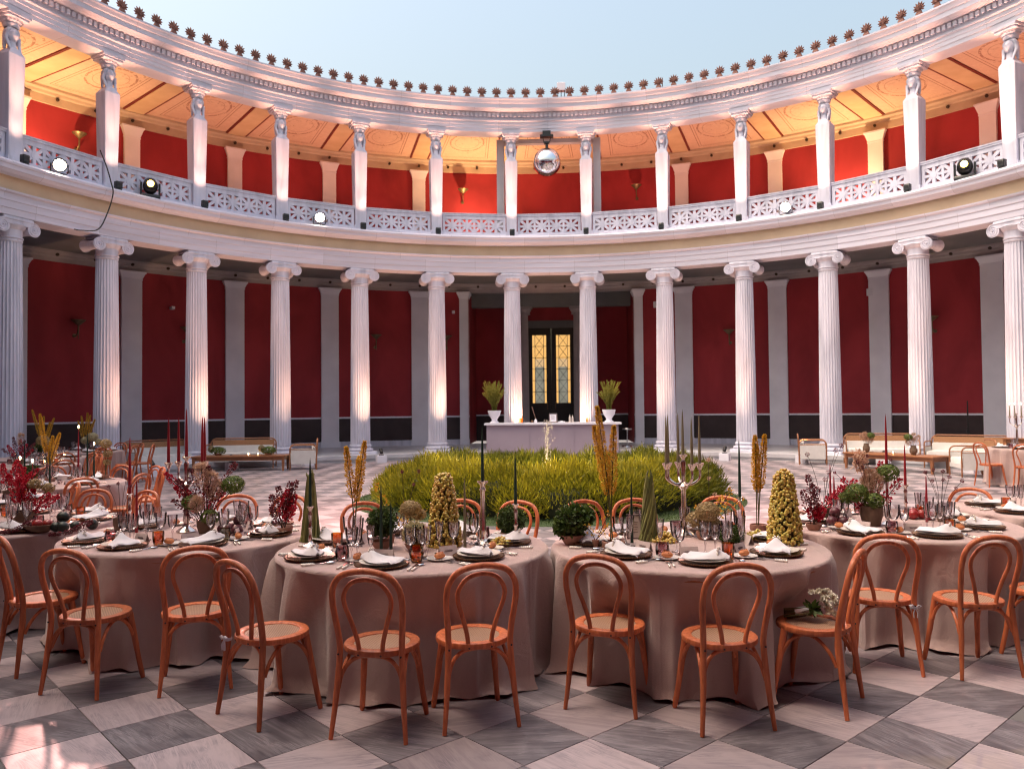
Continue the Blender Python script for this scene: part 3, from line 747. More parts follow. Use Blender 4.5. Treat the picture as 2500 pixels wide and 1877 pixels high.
for s in (-1, 1):
    dx = s * .505
    b = MB()
    for (x0, x1, za_, zb_) in ((-.5, -.315, .2, 5.085), (.29, .5, .2, 5.085), (-.315, .29, 4.79, 5.085), (-.315, .29, .2, 1.82)): b.box(x0, x1, 20.46, 20.54, za_, zb_)
    b.box(-.25, .22, 20.45, 20.46, .5, 1.0); b.box(-.25, .22, 20.45, 20.46, 1.15, 1.6)
    d = link('door_leaf', b.mesh('door_leaf', m_blackdoor, smooth=False), B, M=Matrix.Translation((dx, 0, 0)) @ Matrix.Diagonal((-s, 1, 1, 1)))
    b = MB(); b.box(-.315, .29, 20.50, 20.512, 1.82, 4.79); link('glass_pane', b.mesh('pane', m_pane, smooth=False), d)
    b = MB(); zr = [1.82 + k * .495 for k in range(7)]
    for z in zr: b.tube([(-.315, 20.485, z), (.29, 20.485, z)], .011, 4)
    for x in (-.2, .175): b.tube([(x, 20.48, 1.82), (x, 20.48, 4.79)], .010, 4)
    for z in zr[:-1]: b.tube([(-.2, 20.475, z), (.175, 20.475, z + .495)], .009, 4); b.tube([(.175, 20.47, z), (-.2, 20.47, z + .495)], .009, 4)
    link('grille', b.mesh('grille', m_black, smooth=False), d)
    b = MB(); b.tube([(.33, 20.44, 1.55), (.33, 20.41, 1.6), (.33, 20.41, 1.85), (.33, 20.44, 1.9)], .012, 6); link('handle', b.mesh('handle', m_gold), d)
# ------------------------------------------------------------------ wall sconces
b = MB(); b.lathe([(.02, .10), (.07, .13), (.14, .20), (.21, .26), (.215, .275), (.19, .27), (.06, .18), (.0, .17)], 20, 0, Matrix.Translation((0, -.26, 0)))
b.tube([(0, .0, -.2), (0, -.12, -.22), (0, -.22, -.1), (0, -.26, .12)], [.02, .018, .018, .024], 8); b.lathe([(.001, -.02), (.06, -.02), (.06, .02), (.001, .02)], 12, 0, Matrix.Translation((0, 0, -.2)) @ Matrix.Rotation(pi / 2, 4, 'X'))
b.tube([(0, -.26, -.32), (0, -.26, .12)], [.012, .03], 8)
me_sconce = b.mesh('wall_sconce', pm('weathered_brass', (.24, .18, .10), (.16, .12, .07), rough=.45, metal=.6, scale=10))
for i, lev in ((-5, 1), (-1, 1), (1, 1), (-5, 0), (-4, 0), (-2, 0), (-1.2, 0), (2, 0), (4, 0), (5, 1), (-3, 1), (3, 1)):
    if lev and abs(i) == 3: continue
    link('wall_sconce', me_sconce, B, M=ringM(i * DL, 17.9, 10.12 if lev else 4.25))
# security cameras and small boxes on the portico wall
b = MB(); b.box(-.05, .05, -.24, -.02, -.05, .05); b.box(-.03, .03, -.02, .05, -.03, .03); me_cctv = b.mesh('security_camera', m_white, smooth=False)
for t, z in ((-4.13, 5.16), (-1.12, 5.47)): link('security_camera', me_cctv, B, M=ringM(t * DL, 17.86, z))
b = MB(); b.box(-.11, .11, -.08, .05, -.12, .12, b=.01); me_bx = b.mesh('alarm_box', m_white, smooth=False)
for t, z in ((1.2, 5.65), (3.42, 5.55)): link('alarm_box', me_bx, B, M=ringM(t * DL, 17.87, z))
# ================================================================== lamps of the place
def spot(name, M, aim_local, energy, color, size, blend=.6, radius=.04, parent=None):
    l = bpy.data.lights.new(name, 'SPOT'); l.energy = energy; l.color = color; l.spot_size = rad(size); l.spot_blend = blend; l.shadow_soft_size = radius
    o = bpy.data.objects.new(name, l); C.objects.link(o)
    p = M.to_translation(); d = (M.to_3x3() @ Vector(aim_local)).normalized()
    o.matrix_world = Matrix.Translation(p) @ d.to_track_quat('-Z', 'Y').to_matrix().to_4x4()
    return o
WARM = (1.0, .60, .36); PEACH = (1.0, .56, .38)
side = lambda t: 'left of' if t < 0 else 'right of'
ORD = ['first', 'second', 'third', 'fourth', 'fifth', 'sixth', 'seventh', 'eighth']
for i in range(-7, 7):
    t = (i + .5) * DL; k = abs(i + .5) - .5
    o = place('herm_uplight', me_upl, ringM(t, 12.80).to_translation(), -t, f"small black uplight at the foot of the {ORD[int(k)]} herm pillar {side(t)} the mirror ball", 'uplight', 'uplights at the herm pillars')
    spot('herm_light', ringM(t, 12.69, 7.74), (0, .40, 1.75), 58 * KH, PEACH, 64, 1.0)
    spot('herm_beam', ringM(t, 12.78, 7.76), (0, .008, 1), 420 * KH, (1.0, .44, .26), 34, 1.0)
b = MB(); b.box(-.15, .15, -.12, .12, 0, .22, b=.006); me_blk = b.mesh('block', m_white, smooth=False)
b = MB(); b.box(-.07, .07, -.05, .05, .22, .25); b.tube([(0, -.05, .30), (0, .07, .40)], .055, 10); me_bulb = b.mesh('lamp_head', m_black)
CE = {-6.5: .3, -5.5: .45, -4.5: 1, -3.5: .32, -2.5: 1, -1.5: 1, -.5: .8, .5: .42, 1.5: .25, 2.5: .28, 3.5: .22, 4.5: .12, 5.5: .35}
for k, e in CE.items():
    t = k * DL - math.copysign(.022, k)
    nmk = ORD[int(abs(k) - .5)]; ur, uz = (12.66, .2) if abs(k) < 1 else (11.72, 0)
    place('column_uplight', [('block', me_blk), ('lamp_head', me_bulb)], ringM(t, ur, uz).to_translation(), -t, f"white block with black uplight before the {nmk} column {side(t)} the bar's middle", 'uplight', 'uplights before the columns')
    spot('column_light', ringM(t, ur + .04, .46 + uz), (math.copysign(.26, k), 1.2, 1.35) if uz == 0 else (math.copysign(.25, k), .32, 1), 60 * e * KC, WARM, 34, 1.0, .05)
    spot('soffit_light', ringM(t, ur + .04, .46 + uz), (-math.copysign(.05, k), .27, 1), (70 + 40 * e) * KC, (1.0, .48, .26), 74, 1.0, .05)
# gallery floods on the gallery floor, washing ceiling and wall
b = MB(); b.box(-.16, .16, -.02, .02, 0, .05); b.box(-.15, .15, -.09, .09, .08, .26, b=.02); b.box(-.17, -.15, -.02, .02, .03, .2); b.box(.15, .17, -.02, .02, .03, .2); me_flood = b.mesh('flood', m_black)
for k, r, e, wh in ((-5.5, 16.6, 620, 'bay behind the hanging cable'), (-.86, 16.6, 560, 'bay beside the mirror ball'), (3.2, 17.0, 620, 'bay with the brightest wall')):
    t = k * DL
    place('gallery_floodlight', me_flood, ringM(t, r, 7.42).to_translation(), -t, 'black floodlight on the gallery floor, ' + wh, 'floodlight')
    spot('gallery_light', ringM(t, r, 7.75), (0, .10, 1), e * KG, (1.0, .58, .26), 120, 1.0, .15)
for k in (-6.6, -4.2, -3.0, -2.0, .15, 1.1, 2.1, 4.3, 5.2, 6.3):
    t = k * DL
    place('gallery_floodlight', me_flood, ringM(t, 16.0, 7.42).to_translation(), -t, f'dim gallery floodlight behind the {ORD[int(abs(k) + .5)]} herm pillar {side(t)} the mirror ball', 'floodlight')
    spot('gallery_light', ringM(t, 16.0, 7.75), (0, -.02, 1), 150 * KG, (1.0, .44, .27), 120, .9, .1)
# par cans on the ledge, aimed at the tables
def par_kit():
    b = MB(); b.lathe([(.001, -.26), (.10, -.25), (.14, -.20), (.155, -.05), (.155, .06), (.165, .07), (.165, .10), (.14, .10), (.14, .03)], 24, 0, Matrix.Rotation(pi / 2, 4, 'X'))
    can = b.mesh('can', m_black)
    b = MB(); b.lathe([(.001, .052), (.14, .05)], 24, 0, Matrix.Rotation(pi / 2, 4, 'X')); lens = b.mesh('lens', m_lampw)
    b = MB(); b.tube([(-.19, .1, .0), (-.19, .1, -.2), (-.16, .1, -.24), (.16, .1, -.24), (.19, .1, -.2), (.19, .1, .0)], .014, 6); b.box(-.1, .1, .0, .2, -.27, -.25)
    return [('can', can, [('lens', lens)]), ('yoke', b.mesh('yoke', m_black))]
PK = par_kit()
# local -y is the beam; lens at -y
for (t, aim, e, lab) in ((-6.12, (-3.0, -8.3, .7), 1500, 'glaring round par lamp on the ledge above the columns at the far left'), (-3.06, (.3, -9.5, .6), 2100, 'glaring round par lamp on the ledge between the mirror ball and the hanging cable'), (3.07, (1.2, -9.0, .6), 1900, 'glaring round par lamp on the ledge on the right-hand side')):
    M = ringM(t * DL, 12.86, 7.77); p = M.to_translation()
    d = (Vector(aim) - p).normalized()
    o = place('par_can', PK, p, 0, lab, 'stage light', 'par cans on the ledge'); o.rotation_euler = d.to_track_quat('-Y', 'Z').to_euler()
    spot('par_light', Matrix.Translation(p + d * .16), d, e * KP, (1.0, .48, .42), 44, 1.0, .3)
b = MB(); b.ball((0, 0, .34), .20, 20, 14, sq=(.95, .85, 1.15)); b.lathe([(.001, .22), (.13, .21), (.14, .17), (.13, .05)], 20, 0, Matrix.Translation((0, 0, .36)) @ Matrix.Rotation(pi / 2, 4, 'X')); me_mh = b.mesh('head', m_black)
b = MB(); b.lathe([(.001, .205), (.085, .205), (.085, .225), (.001, .23)], 18, 0, Matrix.Translation((0, 0, .36)) @ Matrix.Rotation(pi / 2, 4, 'X')); me_ml = b.mesh('lens', m_lampy)
b = MB(); b.box(-.25, .25, -.16, .16, 0, .09, b=.015)
for s in (-1, 1): b.box(s * .23 - .025, s * .23 + .025, -.08, .08, .085, .42, b=.01)
me_my = b.mesh('yoke', m_black)
for (t, aim, lab) in ((-5.11, (-2.5, -8.0, 0), 'black moving-head stage light with yellow lens next to the hanging cable'), (5.09, (2.0, -8.0, 0), 'black moving-head stage light with yellow lens, alone on the right-hand ledge')):
    M = ringM(t * DL, 12.92, 7.5); p = M.to_translation(); d = Vector(aim) - p
    o = place('moving_head_light', [('base', me_my), ('head', me_mh, [('lens', me_ml)])], p, math.atan2(d.x, -d.y), lab, 'stage light', 'moving-head lights on the ledge')
    spot('moving_light', Matrix.Translation(p + Vector((0, 0, .36)) + d.normalized() * .3), d, 90 * KP, (1.0, .66, .32), 26, .6, .06)
# mirror ball
def mirror_mat():
    m, nt, b = nodes_of('mirror_facets'); b.inputs['Metallic'].default_value = 1; b.inputs['Base Color'].default_value = (.82, .82, .84, 1); b.inputs['Roughness'].default_value = .08; return m
b = MB(); b.ball((0, 0, 0), .48, 64, 40)
mb_c = ringM(0, 12.96, 10.06).to_translation() + Vector((-.05, 0, 0))
bm_ = b.mesh('mirror_ball', mirror_mat(), smooth=False)
b = MB(); b.tube([(0, 0, .47), (0, 0, .64)], .05, 10); b.box(-.09, .09, -.08, .08, .64, .70); b.box(-.23, .23, -.12, .12, .86, .93); b.tube([(-.1, 0, .68), (-.13, 0, .87)], .015, 6); b.tube([(.1, 0, .68), (.13, 0, .87)], .015, 6); b.box(-.14, .14, -.1, .1, .93, 1.07)
place('mirror_ball', [('mirror_sphere', bm_), ('hanger', b.mesh('hanger', m_black, smooth=False))], mb_c, 0, 'large silver mirror ball hanging under the upper entablature', 'mirror ball')
# hanging cable
b = MB(); b.tube(bez([(-11.41, 5.40, 8.36), (-11.40, 5.42, 8.30), (-11.33, 5.55, 7.98), (-11.27, 5.66, 7.6), (-11.24, 5.70, 7.3), (-11.33, 5.58, 6.75), (-11.46, 5.40, 6.32), (-11.72, 5.12, 6.24), (-11.84, 5.0, 6.245)], 8), .016, 6)
tag(link('cable', b.mesh('cable', m_black)), 'black cable hanging from the parapet down to a column capital', 'cable')
# things on the roof
b = MB(); b.box(-.15, .15, -.12, .12, .54, .82, b=.01); 
fr = MB(); [fr.box(x - .012, x + .012, y - .012, y + .012, 0, .545) for x in (-.12, 0, .12) for y in (-.09, .09)]
place('roof_unit', [('housing', b.mesh('housing', m_white, smooth=False)), ('stand', fr.mesh('stand', m_black, smooth=False))], (.48, 14.2, 12.46), 0, 'grey box unit on legs standing on the roof above the mirror ball', 'roof unit')
b = MB(); b.tube([(0, 0, 0), (0, 0, .95)], .015, 5); b.tube([(0, 0, .3), (.35, 0, .42)], .012, 5); b.tube([(.35, 0, .3), (.35, 0, .55)], .03, 5)
tag(link('antenna', b.mesh('antenna', m_branch), loc=(4.05, 13.9, 12.3)), 'thin antenna on the roof edge right of the roof box', 'antenna')

# ================================================================== planted fountain in the middle
FX, FY = -.02, .78
b = MB(); b.lathe([(.001, .012), (3.58, .012), (3.6, 0), (3.6, -.02)], 96, 0, Matrix.Translation((FX, FY, 0))); lawn = structure(link('lawn', b.mesh('lawn', m_turf, smooth=False)))
n = 16000; a = nr.random(n) * 2 * pi; r = np.sqrt(nr.random(n) * (3.59 ** 2 - 2.6 ** 2) + 2.6 ** 2)
P = np.stack([FX + r * np.cos(a), FY + r * np.sin(a), np.full(n, .012)], 1); D = nr.normal(size=(n, 3)) * .018; D[:, 2] = .02 + nr.random(n) * .03
o = stuff(link('grass', quads_mesh('grass', blades(P, D, np.full(n, .0035)), m_grass, nr.random(n)))); o['label'] = 'short lawn grass around the hedge ring'; o['category'] = 'grass'
# hedge ring
HR, HW = 2.42, .68
def hedge_h(a): return .70 + .05 * np.sin(3 * a + 1) + .035 * np.sin(7 * a + 2.2) + .025 * np.sin(13 * a)
def hedge_w(a): return HW + .05 * np.sin(4 * a + .5) + .03 * np.sin(11 * a)
b = MB(); NA = 96; sec = [(-1, 0), (-1.0, .45), (-.86, .8), (-.5, .96), (0, 1), (.5, .96), (.86, .8), (1.0, .45), (1, 0)]
v = []; f = []
for i in range(NA):
    a_ = 2 * pi * i / NA
    for (u, h) in sec: rr = HR + u * float(hedge_w(a_)) * .66; v.append((FX + rr * math.cos(a_), FY + rr * math.sin(a_), h * float(hedge_h(a_)) * .68))
ns = len(sec)
for i in range(NA):
    for k in range(ns - 1): j = (i + 1) % NA; f.append((i * ns + k, j * ns + k, j * ns + k + 1, i * ns + k + 1))
b.add(v, f); core = b.mesh('hedge_core', m_hedge_core)
P_, D_, W_, RV_ = [], [], [], []
hq = np.random.default_rng(21)
for k in range(64):
    a0 = 2 * pi * k / 64 + hq.uniform(-.05, .05); r0 = HR + hq.uniform(-.42, .46); hh = hq.uniform(.68, .92) * (1.0 if r0 < HR + .2 else .88); rw = hq.uniform(.38, .54)
    lamp_tint = max(0.0, math.cos(a0 + 1.75)) ** .7 * hq.uniform(.5, 1.15); tone = hq.uniform(-.06, .10)       # warm lamplight painted into leaf colour at front and left, darker green at right
    m_ = 1500; u = hq.normal(size=(m_, 3)); u[:, 2] = np.abs(u[:, 2]) * 1.1 + .02; u /= np.linalg.norm(u, axis=1, keepdims=True)
    rr = .70 + .32 * hq.random(m_) ** .7
    cx_, cy_ = FX + r0 * math.cos(a0), FY + r0 * math.sin(a0)
    base = np.stack([cx_ + u[:, 0] * rw * rr, cy_ + u[:, 1] * rw * rr, .06 + u[:, 2] * (hh - .14) * rr], 1)
    d_ = u * np.array([.8, .8, .5]) + np.array([0, 0, .75]) + hq.normal(size=(m_, 3)) * .30; d_ /= np.linalg.norm(d_, axis=1, keepdims=True)
    ln = .055 + .15 * hq.random(m_) ** 2.2
    P_.append(base); D_.append(d_ * ln[:, None]); W_.append(.006 + .007 * hq.random(m_))
    RV_.append(np.clip((.16 + 1.0 * lamp_tint) * (.35 + .65 * hq.random(m_)) * (.55 + .45 * hq.random(m_)) + tone + .14 * hq.random(m_), .01, 1))
n = 46000; a = nr.random(n) * 2 * pi; s = nr.random(n); ang = pi * s; u = -np.cos(ang); h = np.clip(np.sin(ang), 0, 1) ** .45
lump = 1 + .08 * np.sin(a * 23 + 5 * s) * np.sin(s * 11 + a * 5) + .05 * nr.normal(size=n)
rr = HR + u * hedge_w(a) * (.74 + .26 * nr.random(n)) * lump
P_.append(np.stack([FX + rr * np.cos(a), FY + rr * np.sin(a), np.clip(h * hedge_h(a) * (.70 + .22 * nr.random(n)) * lump, .02, None)], 1))
O = np.stack([np.cos(a) * u, np.sin(a) * u, .6 + .5 * h], 1) + nr.normal(size=(n, 3)) * .4; O /= np.linalg.norm(O, axis=1, keepdims=True)
D_.append(O * (.06 + .10 * nr.random(n) ** 1.6)[:, None]); W_.append(.006 + .007 * nr.random(n)); ring_lamp_tint = np.clip(np.cos(a + 1.75), 0, 1)  # same painted lamplight tint for the ring leaves, strongest at the front
RV_.append(np.clip(.08 + .80 * ring_lamp_tint * nr.random(n) * (.4 + .6 * np.sin(a * 19 + s * 9) ** 2) + .12 * nr.random(n), .01, 1))
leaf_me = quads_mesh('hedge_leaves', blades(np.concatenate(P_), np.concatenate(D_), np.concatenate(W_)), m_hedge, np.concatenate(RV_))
hd = link('hedge', None, None, (0, 0, 0)); tag(hd, 'low round hedge ring of feathery green foliage with painted yellow lamplight in the courtyard middle', 'hedge')
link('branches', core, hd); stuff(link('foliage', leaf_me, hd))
# fountain basin, jet and its warm pool lamps
b = MB(); b.lathe([(1.55, 0), (1.55, .32), (1.50, .36), (1.36, .36), (1.34, .30), (1.34, .0)], 64); basin = b.mesh('basin', m_marble)
b = MB(); b.lathe([(.001, .22), (1.345, .22)], 48); m_water = glass('pool_water', (.75, .85, .85), .02, 1.33); wat = b.mesh('water', m_water)
b = MB(); b.tube([(0, 0, .0), (0, 0, .42)], [.05, .03], 10); noz = b.mesh('nozzle', m_steel)
ft = place('fountain', [('basin', basin), ('water', wat), ('nozzle', noz)], (FX, FY, 0), 0, 'round stone fountain basin inside the hedge ring', 'fountain')
b = MB()
for k in range(300):
    z = .42 + 1.05 * rnd.random() ** .9; w = .02 + .10 * ((z - .42) / 1.05) ** .6
    a_ = rnd.random() * 2 * pi; q = abs(rnd.gauss(0, .6)); b.ball((w * q * math.cos(a_), w * q * math.sin(a_), z), rnd.uniform(.003, .009), 5, 4, sq=(1, 1, 1.9))
m_drop = pm('water_drops', (.85, .80, .80), rough=.08, trans=.4, emit=(1, .75, .5), estr=0.0)
o = stuff(link('water_jet', b.mesh('jet', m_drop), loc=(FX, FY, 0))); o['label'] = 'thin sparkling water jet rising from the fountain'; o['category'] = 'water jet'
b = MB(); b.lathe([(.001, .0), (.09, .0), (.09, .1), (.07, .12), (.001, .12)], 12); me_pl = b.mesh('pool_lamp', m_steel)
for k, (dx, dy, wh) in enumerate(((-.85, -.5, 'front left'), (.9, -.45, 'front right'), (0, .95, 'back'))):
    place('pool_lamp', me_pl, (FX + dx, FY + dy, .23), 0, f'small steel underwater lamp at the {wh} of the fountain basin', 'pool lamp')
    l = bpy.data.lights.new('pool_light', 'POINT'); l.energy = 22 * KF; l.color = (1.0, .74, .34); l.shadow_soft_size = .08
    o = bpy.data.objects.new('pool_light', l); o.location = (FX + dx, FY + dy, .42); C.objects.link(o)

# ================================================================== bar with its things
BY = 12.0
b = MB(); b.box(-2.08, 2.16, -.28, .30, .0, .09); b.box(-2.10, 2.18, -.31, .32, .09, 1.10)
for x0, x1 in ((-2.10, -.69), (-.675, .745), (.76, 2.18)): b.box(x0 + .008, x1 - .008, -.324, -.31, .10, 1.09)
body = b.mesh('counter_front', pm('lilac_panel', (.40, .335, .40), (.36, .30, .36), rough=.7, scale=1.2), smooth=False)
b = MB(); b.box(-2.17, 2.27, -.40, .40, 1.10, 1.165, b=.006); top = b.mesh('counter_top', m_white, smooth=False)
place('bar_counter', [('counter_front', body), ('counter_top', top)], (0, BY, 0), 0, 'long pale lilac bar counter in front of the entrance', 'bar')
b = MB(); b.lathe([(.001, .0), (.135, .0), (.14, .03), (.10, .05), (.085, .10), (.12, .17), (.17, .23), (.19, .31), (.205, .36), (.205, .385), (.185, .385), (.17, .33), (.001, .30)], 28); me_urn = b.mesh('urn', m_white)
def fern(seed):
    q = np.random.default_rng(seed); V = []; R_ = []
    for k in range(60):
        az = q.random() * 2 * pi; lean = .15 + .55 * q.random(); H = .55 + .40 * q.random()
        for j in range(52):
            t = j / 51; c = np.array([math.cos(az) * lean * t ** 1.5 * .55, math.sin(az) * lean * t ** 1.5 * .55, .34 + H * t])
            for s_ in (0, 1, 2):
                d = q.normal(size=3); d[2] = abs(d[2]) + .8; d /= np.linalg.norm(d); V.append((c, d * (.06 * (1.1 - t) + .035))); R_.append(min(1, .15 + .6 * t + .25 * q.random()))
    P = np.array([x[0] for x in V]); D = np.array([x[1] for x in V]); return quads_mesh('fern', blades(P, D, np.full(len(P), .010)), leafmat('fern_fronds_%d' % seed, (.13, .14, .025), (.42, .38, .07), .35), R_)
for s, x in ((-1, -1.86), (1, 1.90)):
    place('planter', [('urn', me_urn), ('fronds', fern(5 + s), [], 'stuff')], (x, BY + .02, 1.165), s, f"white pedestal urn with yellow-green asparagus fern on the bar's {'left' if s < 0 else 'right'} end", 'planter', scale=1.06)
def bottle(h, r): 
    b = MB(); b.lathe([(.001, 0), (r, 0), (r, h * .6), (r * .8, h * .68), (r * .35, h * .78), (r * .33, h), (.001, h)], 14); return b
for x, h, r, mt, lab in ((.62, .26, .035, m_pearl, 'tall steel shaker'), (.71, .24, .035, m_pearl, 'shorter steel shaker'), (-.50, .13, .05, m_white, 'white cup'), (-.62, .10, .035, m_gold, 'small brass cup'), (.35, .05, .12, m_white, 'low white napkin stack'), (-1.02, .2, .04, m_olive, 'green bottle'), (-.95, .22, .04, m_amber, 'amber bottle'), (-1.1, .15, .035, m_glass, 'clear bottle'), (1.18, .2, .045, m_olive, 'olive jar'), (-.88, .18, .035, m_glass, 'slim clear bottle')):
    place('bar_' + lab.split()[-1], bottle(h, r).mesh('bottle', mt), (x, BY + rnd.uniform(-.1, .15), 1.165), 0, lab + ' standing on the bar counter', lab.split()[-1])
b = MB(); b.tube([(0, 0, .02), (-.12, 0, .42)], .006, 5); tag(link('bar_spoon', b.mesh('spoon', m_steel), loc=(-.50, BY - .05, 1.27)), 'long bar spoon leaning in the white cup on the bar', 'spoon')
b = MB(); b.box(-.135, .135, -.012, .012, 0, .30, b=.004); fr_ = b.mesh('frame', m_silver, smooth=False); b = MB(); b.box(-.105, .105, -.017, -.0125, .03, .27); pp = b.mesh('sheet', m_white, smooth=False)
b = MB()
for k in range(6): b.box(-.07 + .01 * (k % 2), .07 - .012 * (k % 3), -.0185, -.0175, .09 + .025 * k, .096 + .025 * k)
place('framed_sign', [('frame', fr_), ('sheet', pp, [('lettering', b.mesh('lettering', m_ink, smooth=False))])], (.07, BY - .1, 1.165), 0, 'small silver framed drinks list standing on the bar counter', 'sign', tilt=(-.12, 0))
# stool and dark stand behind the bar
b = MB(); b.lathe([(.001, .62), (.17, .62), (.18, .65), (.16, .68), (.001, .68)], 18); b.tube([(0, 0, .05), (0, 0, .62)], .02, 8); b.lathe([(.001, 0), (.2, 0), (.19, .04), (.03, .06)], 18)
tag(link('bar_stool', b.mesh('stool', m_steel), loc=(2.75, 15.0, .2)), 'round steel bar stool behind the bar by the entrance pier', 'stool')
# thin stand behind the right lounge
b = MB(); b.tube([(0, 0, 0), (0, 0, 1.55)], [.03, .018], 8); b.lathe([(.001, 0), (.2, 0), (.2, .03), (.001, .05)], 16); b.box(-.05, .03, -.04, .02, .62, .70)
tag(link('black_stand', b.mesh('stand', m_black), loc=(12.1, 9.6, .2)), 'thin black pole stand against the dark dado behind the sofas', 'stand')

# ================================================================== lounge furniture
def rr_path(w, h, r, z0):       # upside-down U
    pts = [(-w, z0)]; 
    for k in range(7): a_ = pi - k / 6 * pi / 2; pts.append((-w + r + r * math.cos(a_), h - r + r * math.sin(a_)))
    for k in range(7): a_ = pi / 2 - k / 6 * pi / 2; pts.append((w - r + r * math.cos(a_), h - r + r * math.sin(a_)))
    pts.append((w, z0)); return pts
m_cane = pm('cane_weave', (.46, .24, .12), (.30, .14, .065), rough=.7, scale=120, bump=.5, bscale=160)
def sofa_kit(L):
    """seat faces -y; origin under the middle"""
    h = L / 2; dpt = .36; kit = []
    b = MB(); p = rr_path(h, .84, .16, .02); b.tube([(x, dpt - .02 + .05 * (z / .84), z) for x, z in p], .019, 8); b.tube([(-h, dpt + .02, .62), (h, dpt + .02, .62)], .013, 6); b.tube([(-h, dpt, .28), (h, dpt, .28)], .016, 6); kit.append(('back_frame', b.mesh('bf', m_wood2)))
    b = MB(); b.box(-h + .05, h - .05, dpt - .0, dpt + .02, .63, .80); kit.append(('cane_band', b.mesh('cb', m_cane, smooth=False)))
    b = MB(); b.box(-h + .04, h - .04, dpt - .13, dpt - .01, .30, .64, b=.03); kit.append(('back_cushion', b.mesh('bc', m_upholst)))
    b = MB(); b.box(-h + .04, h - .04, -dpt, dpt - .12, .27, .44, b=.03); kit.append(('seat_cushion', b.mesh('sc', m_upholst)))
    b = MB(); b.box(-h + .02, h - .02, -dpt - .01, -dpt + .02, .20, .30); kit.append(('seat_rail', b.mesh('sr', m_upholst, smooth=False)))
    for s in (-1, 1):
        b = MB(); p = rr_path(dpt, .68, .12, .0); b.tube([(s * h, -y, z) for y, z in p], .018, 8); b.tube([(s * h, -dpt + .01, .55), (s * h, dpt - .01, .55)], .012, 6); af = b.mesh('af', m_wood2)
        b = MB(); b.box(s * h - .012, s * h + .012, -dpt + .03, dpt - .03, .16, .54); kit.append(('arm_frame', af, [('side_panel', b.mesh('sp', m_upholst, smooth=False))]))
    return kit
SK = sofa_kit(1.85); AK = sofa_kit(.72)
def face(dx, dy): return math.atan2(dx, -dy)        # rz so that local -y points along (dx,dy)
for (nm, kit, x, y, dx, dy, lab, cat) in (('sofa', SK, -8.98, 8.55, .22, -.97, 'white bentwood sofa behind the low table on the left-hand lounge', 'sofa'),
    ('sofa', SK, -10.95, 7.75, .80, -.60, 'white bentwood sofa seen past the red candelabra, left end of its lounge', 'sofa'),
    ('armchair', AK, -7.0, 8.05, -.95, -.30, 'white bentwood armchair facing the low table, right end of the left-hand lounge', 'armchair'),
    ('armchair', AK, 7.42, 8.85, .96, -.28, 'white bentwood armchair at the left end of the right-hand lounge', 'armchair'),
    ('sofa', SK, 9.20, 8.55, -.25, -.97, 'white bentwood sofa behind the two vases on the right-hand lounge', 'sofa'),
    ('sofa', SK, 10.78, 7.05, -.62, -.78, 'white bentwood sofa in front of the thin black stand', 'sofa'),
    ('armchair', AK, 9.80, 4.86, -.97, .10, 'white bentwood armchair with a big side panel, nearest seat of the right-hand lounge', 'armchair')):
    place(nm, kit, (x, y, 0), face(dx, dy), lab, cat)
def low_table(L, W, H=.42):
    b = MB(); b.box(-L / 2, L / 2, -W / 2, W / 2, H - .035, H, b=.008); kit = [('table_top', b.mesh('tt', m_wood2, smooth=False))]
    b = MB(); [b.box(-L / 2 + .06, L / 2 - .06, s * (W / 2 - .06) - .012, s * (W / 2 - .06) + .012, H - .13, H - .035) for s in (-1, 1)]; [b.box(s * (L / 2 - .06) - .012, s * (L / 2 - .06) + .012, -W / 2 + .072, W / 2 - .072, H - .13, H - .035) for s in (-1, 1)]; kit.append(('apron', b.mesh('ap', m_wood2, smooth=False)))
    for sx in (-1, 1):
        for sy in (-1, 1):
            b = MB(); x, y = sx * (L / 2 - .07), sy * (W / 2 - .07); frustum(b, [(x - .022, y - .022, 0), (x + .022, y - .022, 0), (x + .022, y + .022, 0), (x - .022, y + .022, 0)], [(x - .038, y - .038, H - .036), (x + .038, y - .038, H - .036), (x + .038, y + .038, H - .036), (x - .038, y + .038, H - .036)]); kit.append(('leg', b.mesh('lg', m_wood2, smooth=False)))
    return kit
LT = low_table(2.55, .75)
place('coffee_table', LT, (-8.6, 7.58, 0), rad(7), 'long low wooden table before the left-hand white sofas', 'table')
place('coffee_table', LT, (8.72, 6.50, 0), rad(-58), 'long low wooden table with two vases before the right-hand sofas', 'table')
place('console_table', low_table(1.1, .5, .82), (11.75, 6.0, 0), rad(-60), 'tall wooden console table beside the right-hand sofas', 'table')
# ================================================================== bentwood chairs
def sym(h): return [(-x, y, z) for x, y, z in h] + [(x, y, z) for x, y, z in reversed(h[:-1])]
def cane_mat():
    m, nt, b = nodes_of('cane_seat')
    tc = nd(nt, 'ShaderNodeTexCoord'); vr = nd(nt, 'ShaderNodeVectorRotate', rotation_type='Z_AXIS'); nt.links.new(tc.outputs['Object'], vr.inputs['Vector']); vr.inputs['Angle'].default_value = rad(45)
    sp = nd(nt, 'ShaderNodeSeparateXYZ'); nt.links.new(vr.outputs[0], sp.inputs[0])
    def per(v): return mth(nt, 'ABSOLUTE', mth(nt, 'SINE', mth(nt, 'MULTIPLY', v, 235.0)))
    a, c = per(sp.outputs[0]), per(sp.outputs[1]); mx = mth(nt, 'MAXIMUM', a, c)
    f = ramp(nt, mx, [(.35, 0.0), (.75, 1.0)])
    nt.links.new(mixc(nt, f, (.05, .028, .02), (.40, .235, .155)), b.inputs['Base Color']); b.inputs['Roughness'].default_value = .5
    bp = nd(nt, 'ShaderNodeBump', i_Strength=.6, i_Distance=.002); nt.links.new(mx, bp.inputs['Height']); nt.links.new(bp.outputs[0], b.inputs['Normal'])
    return m
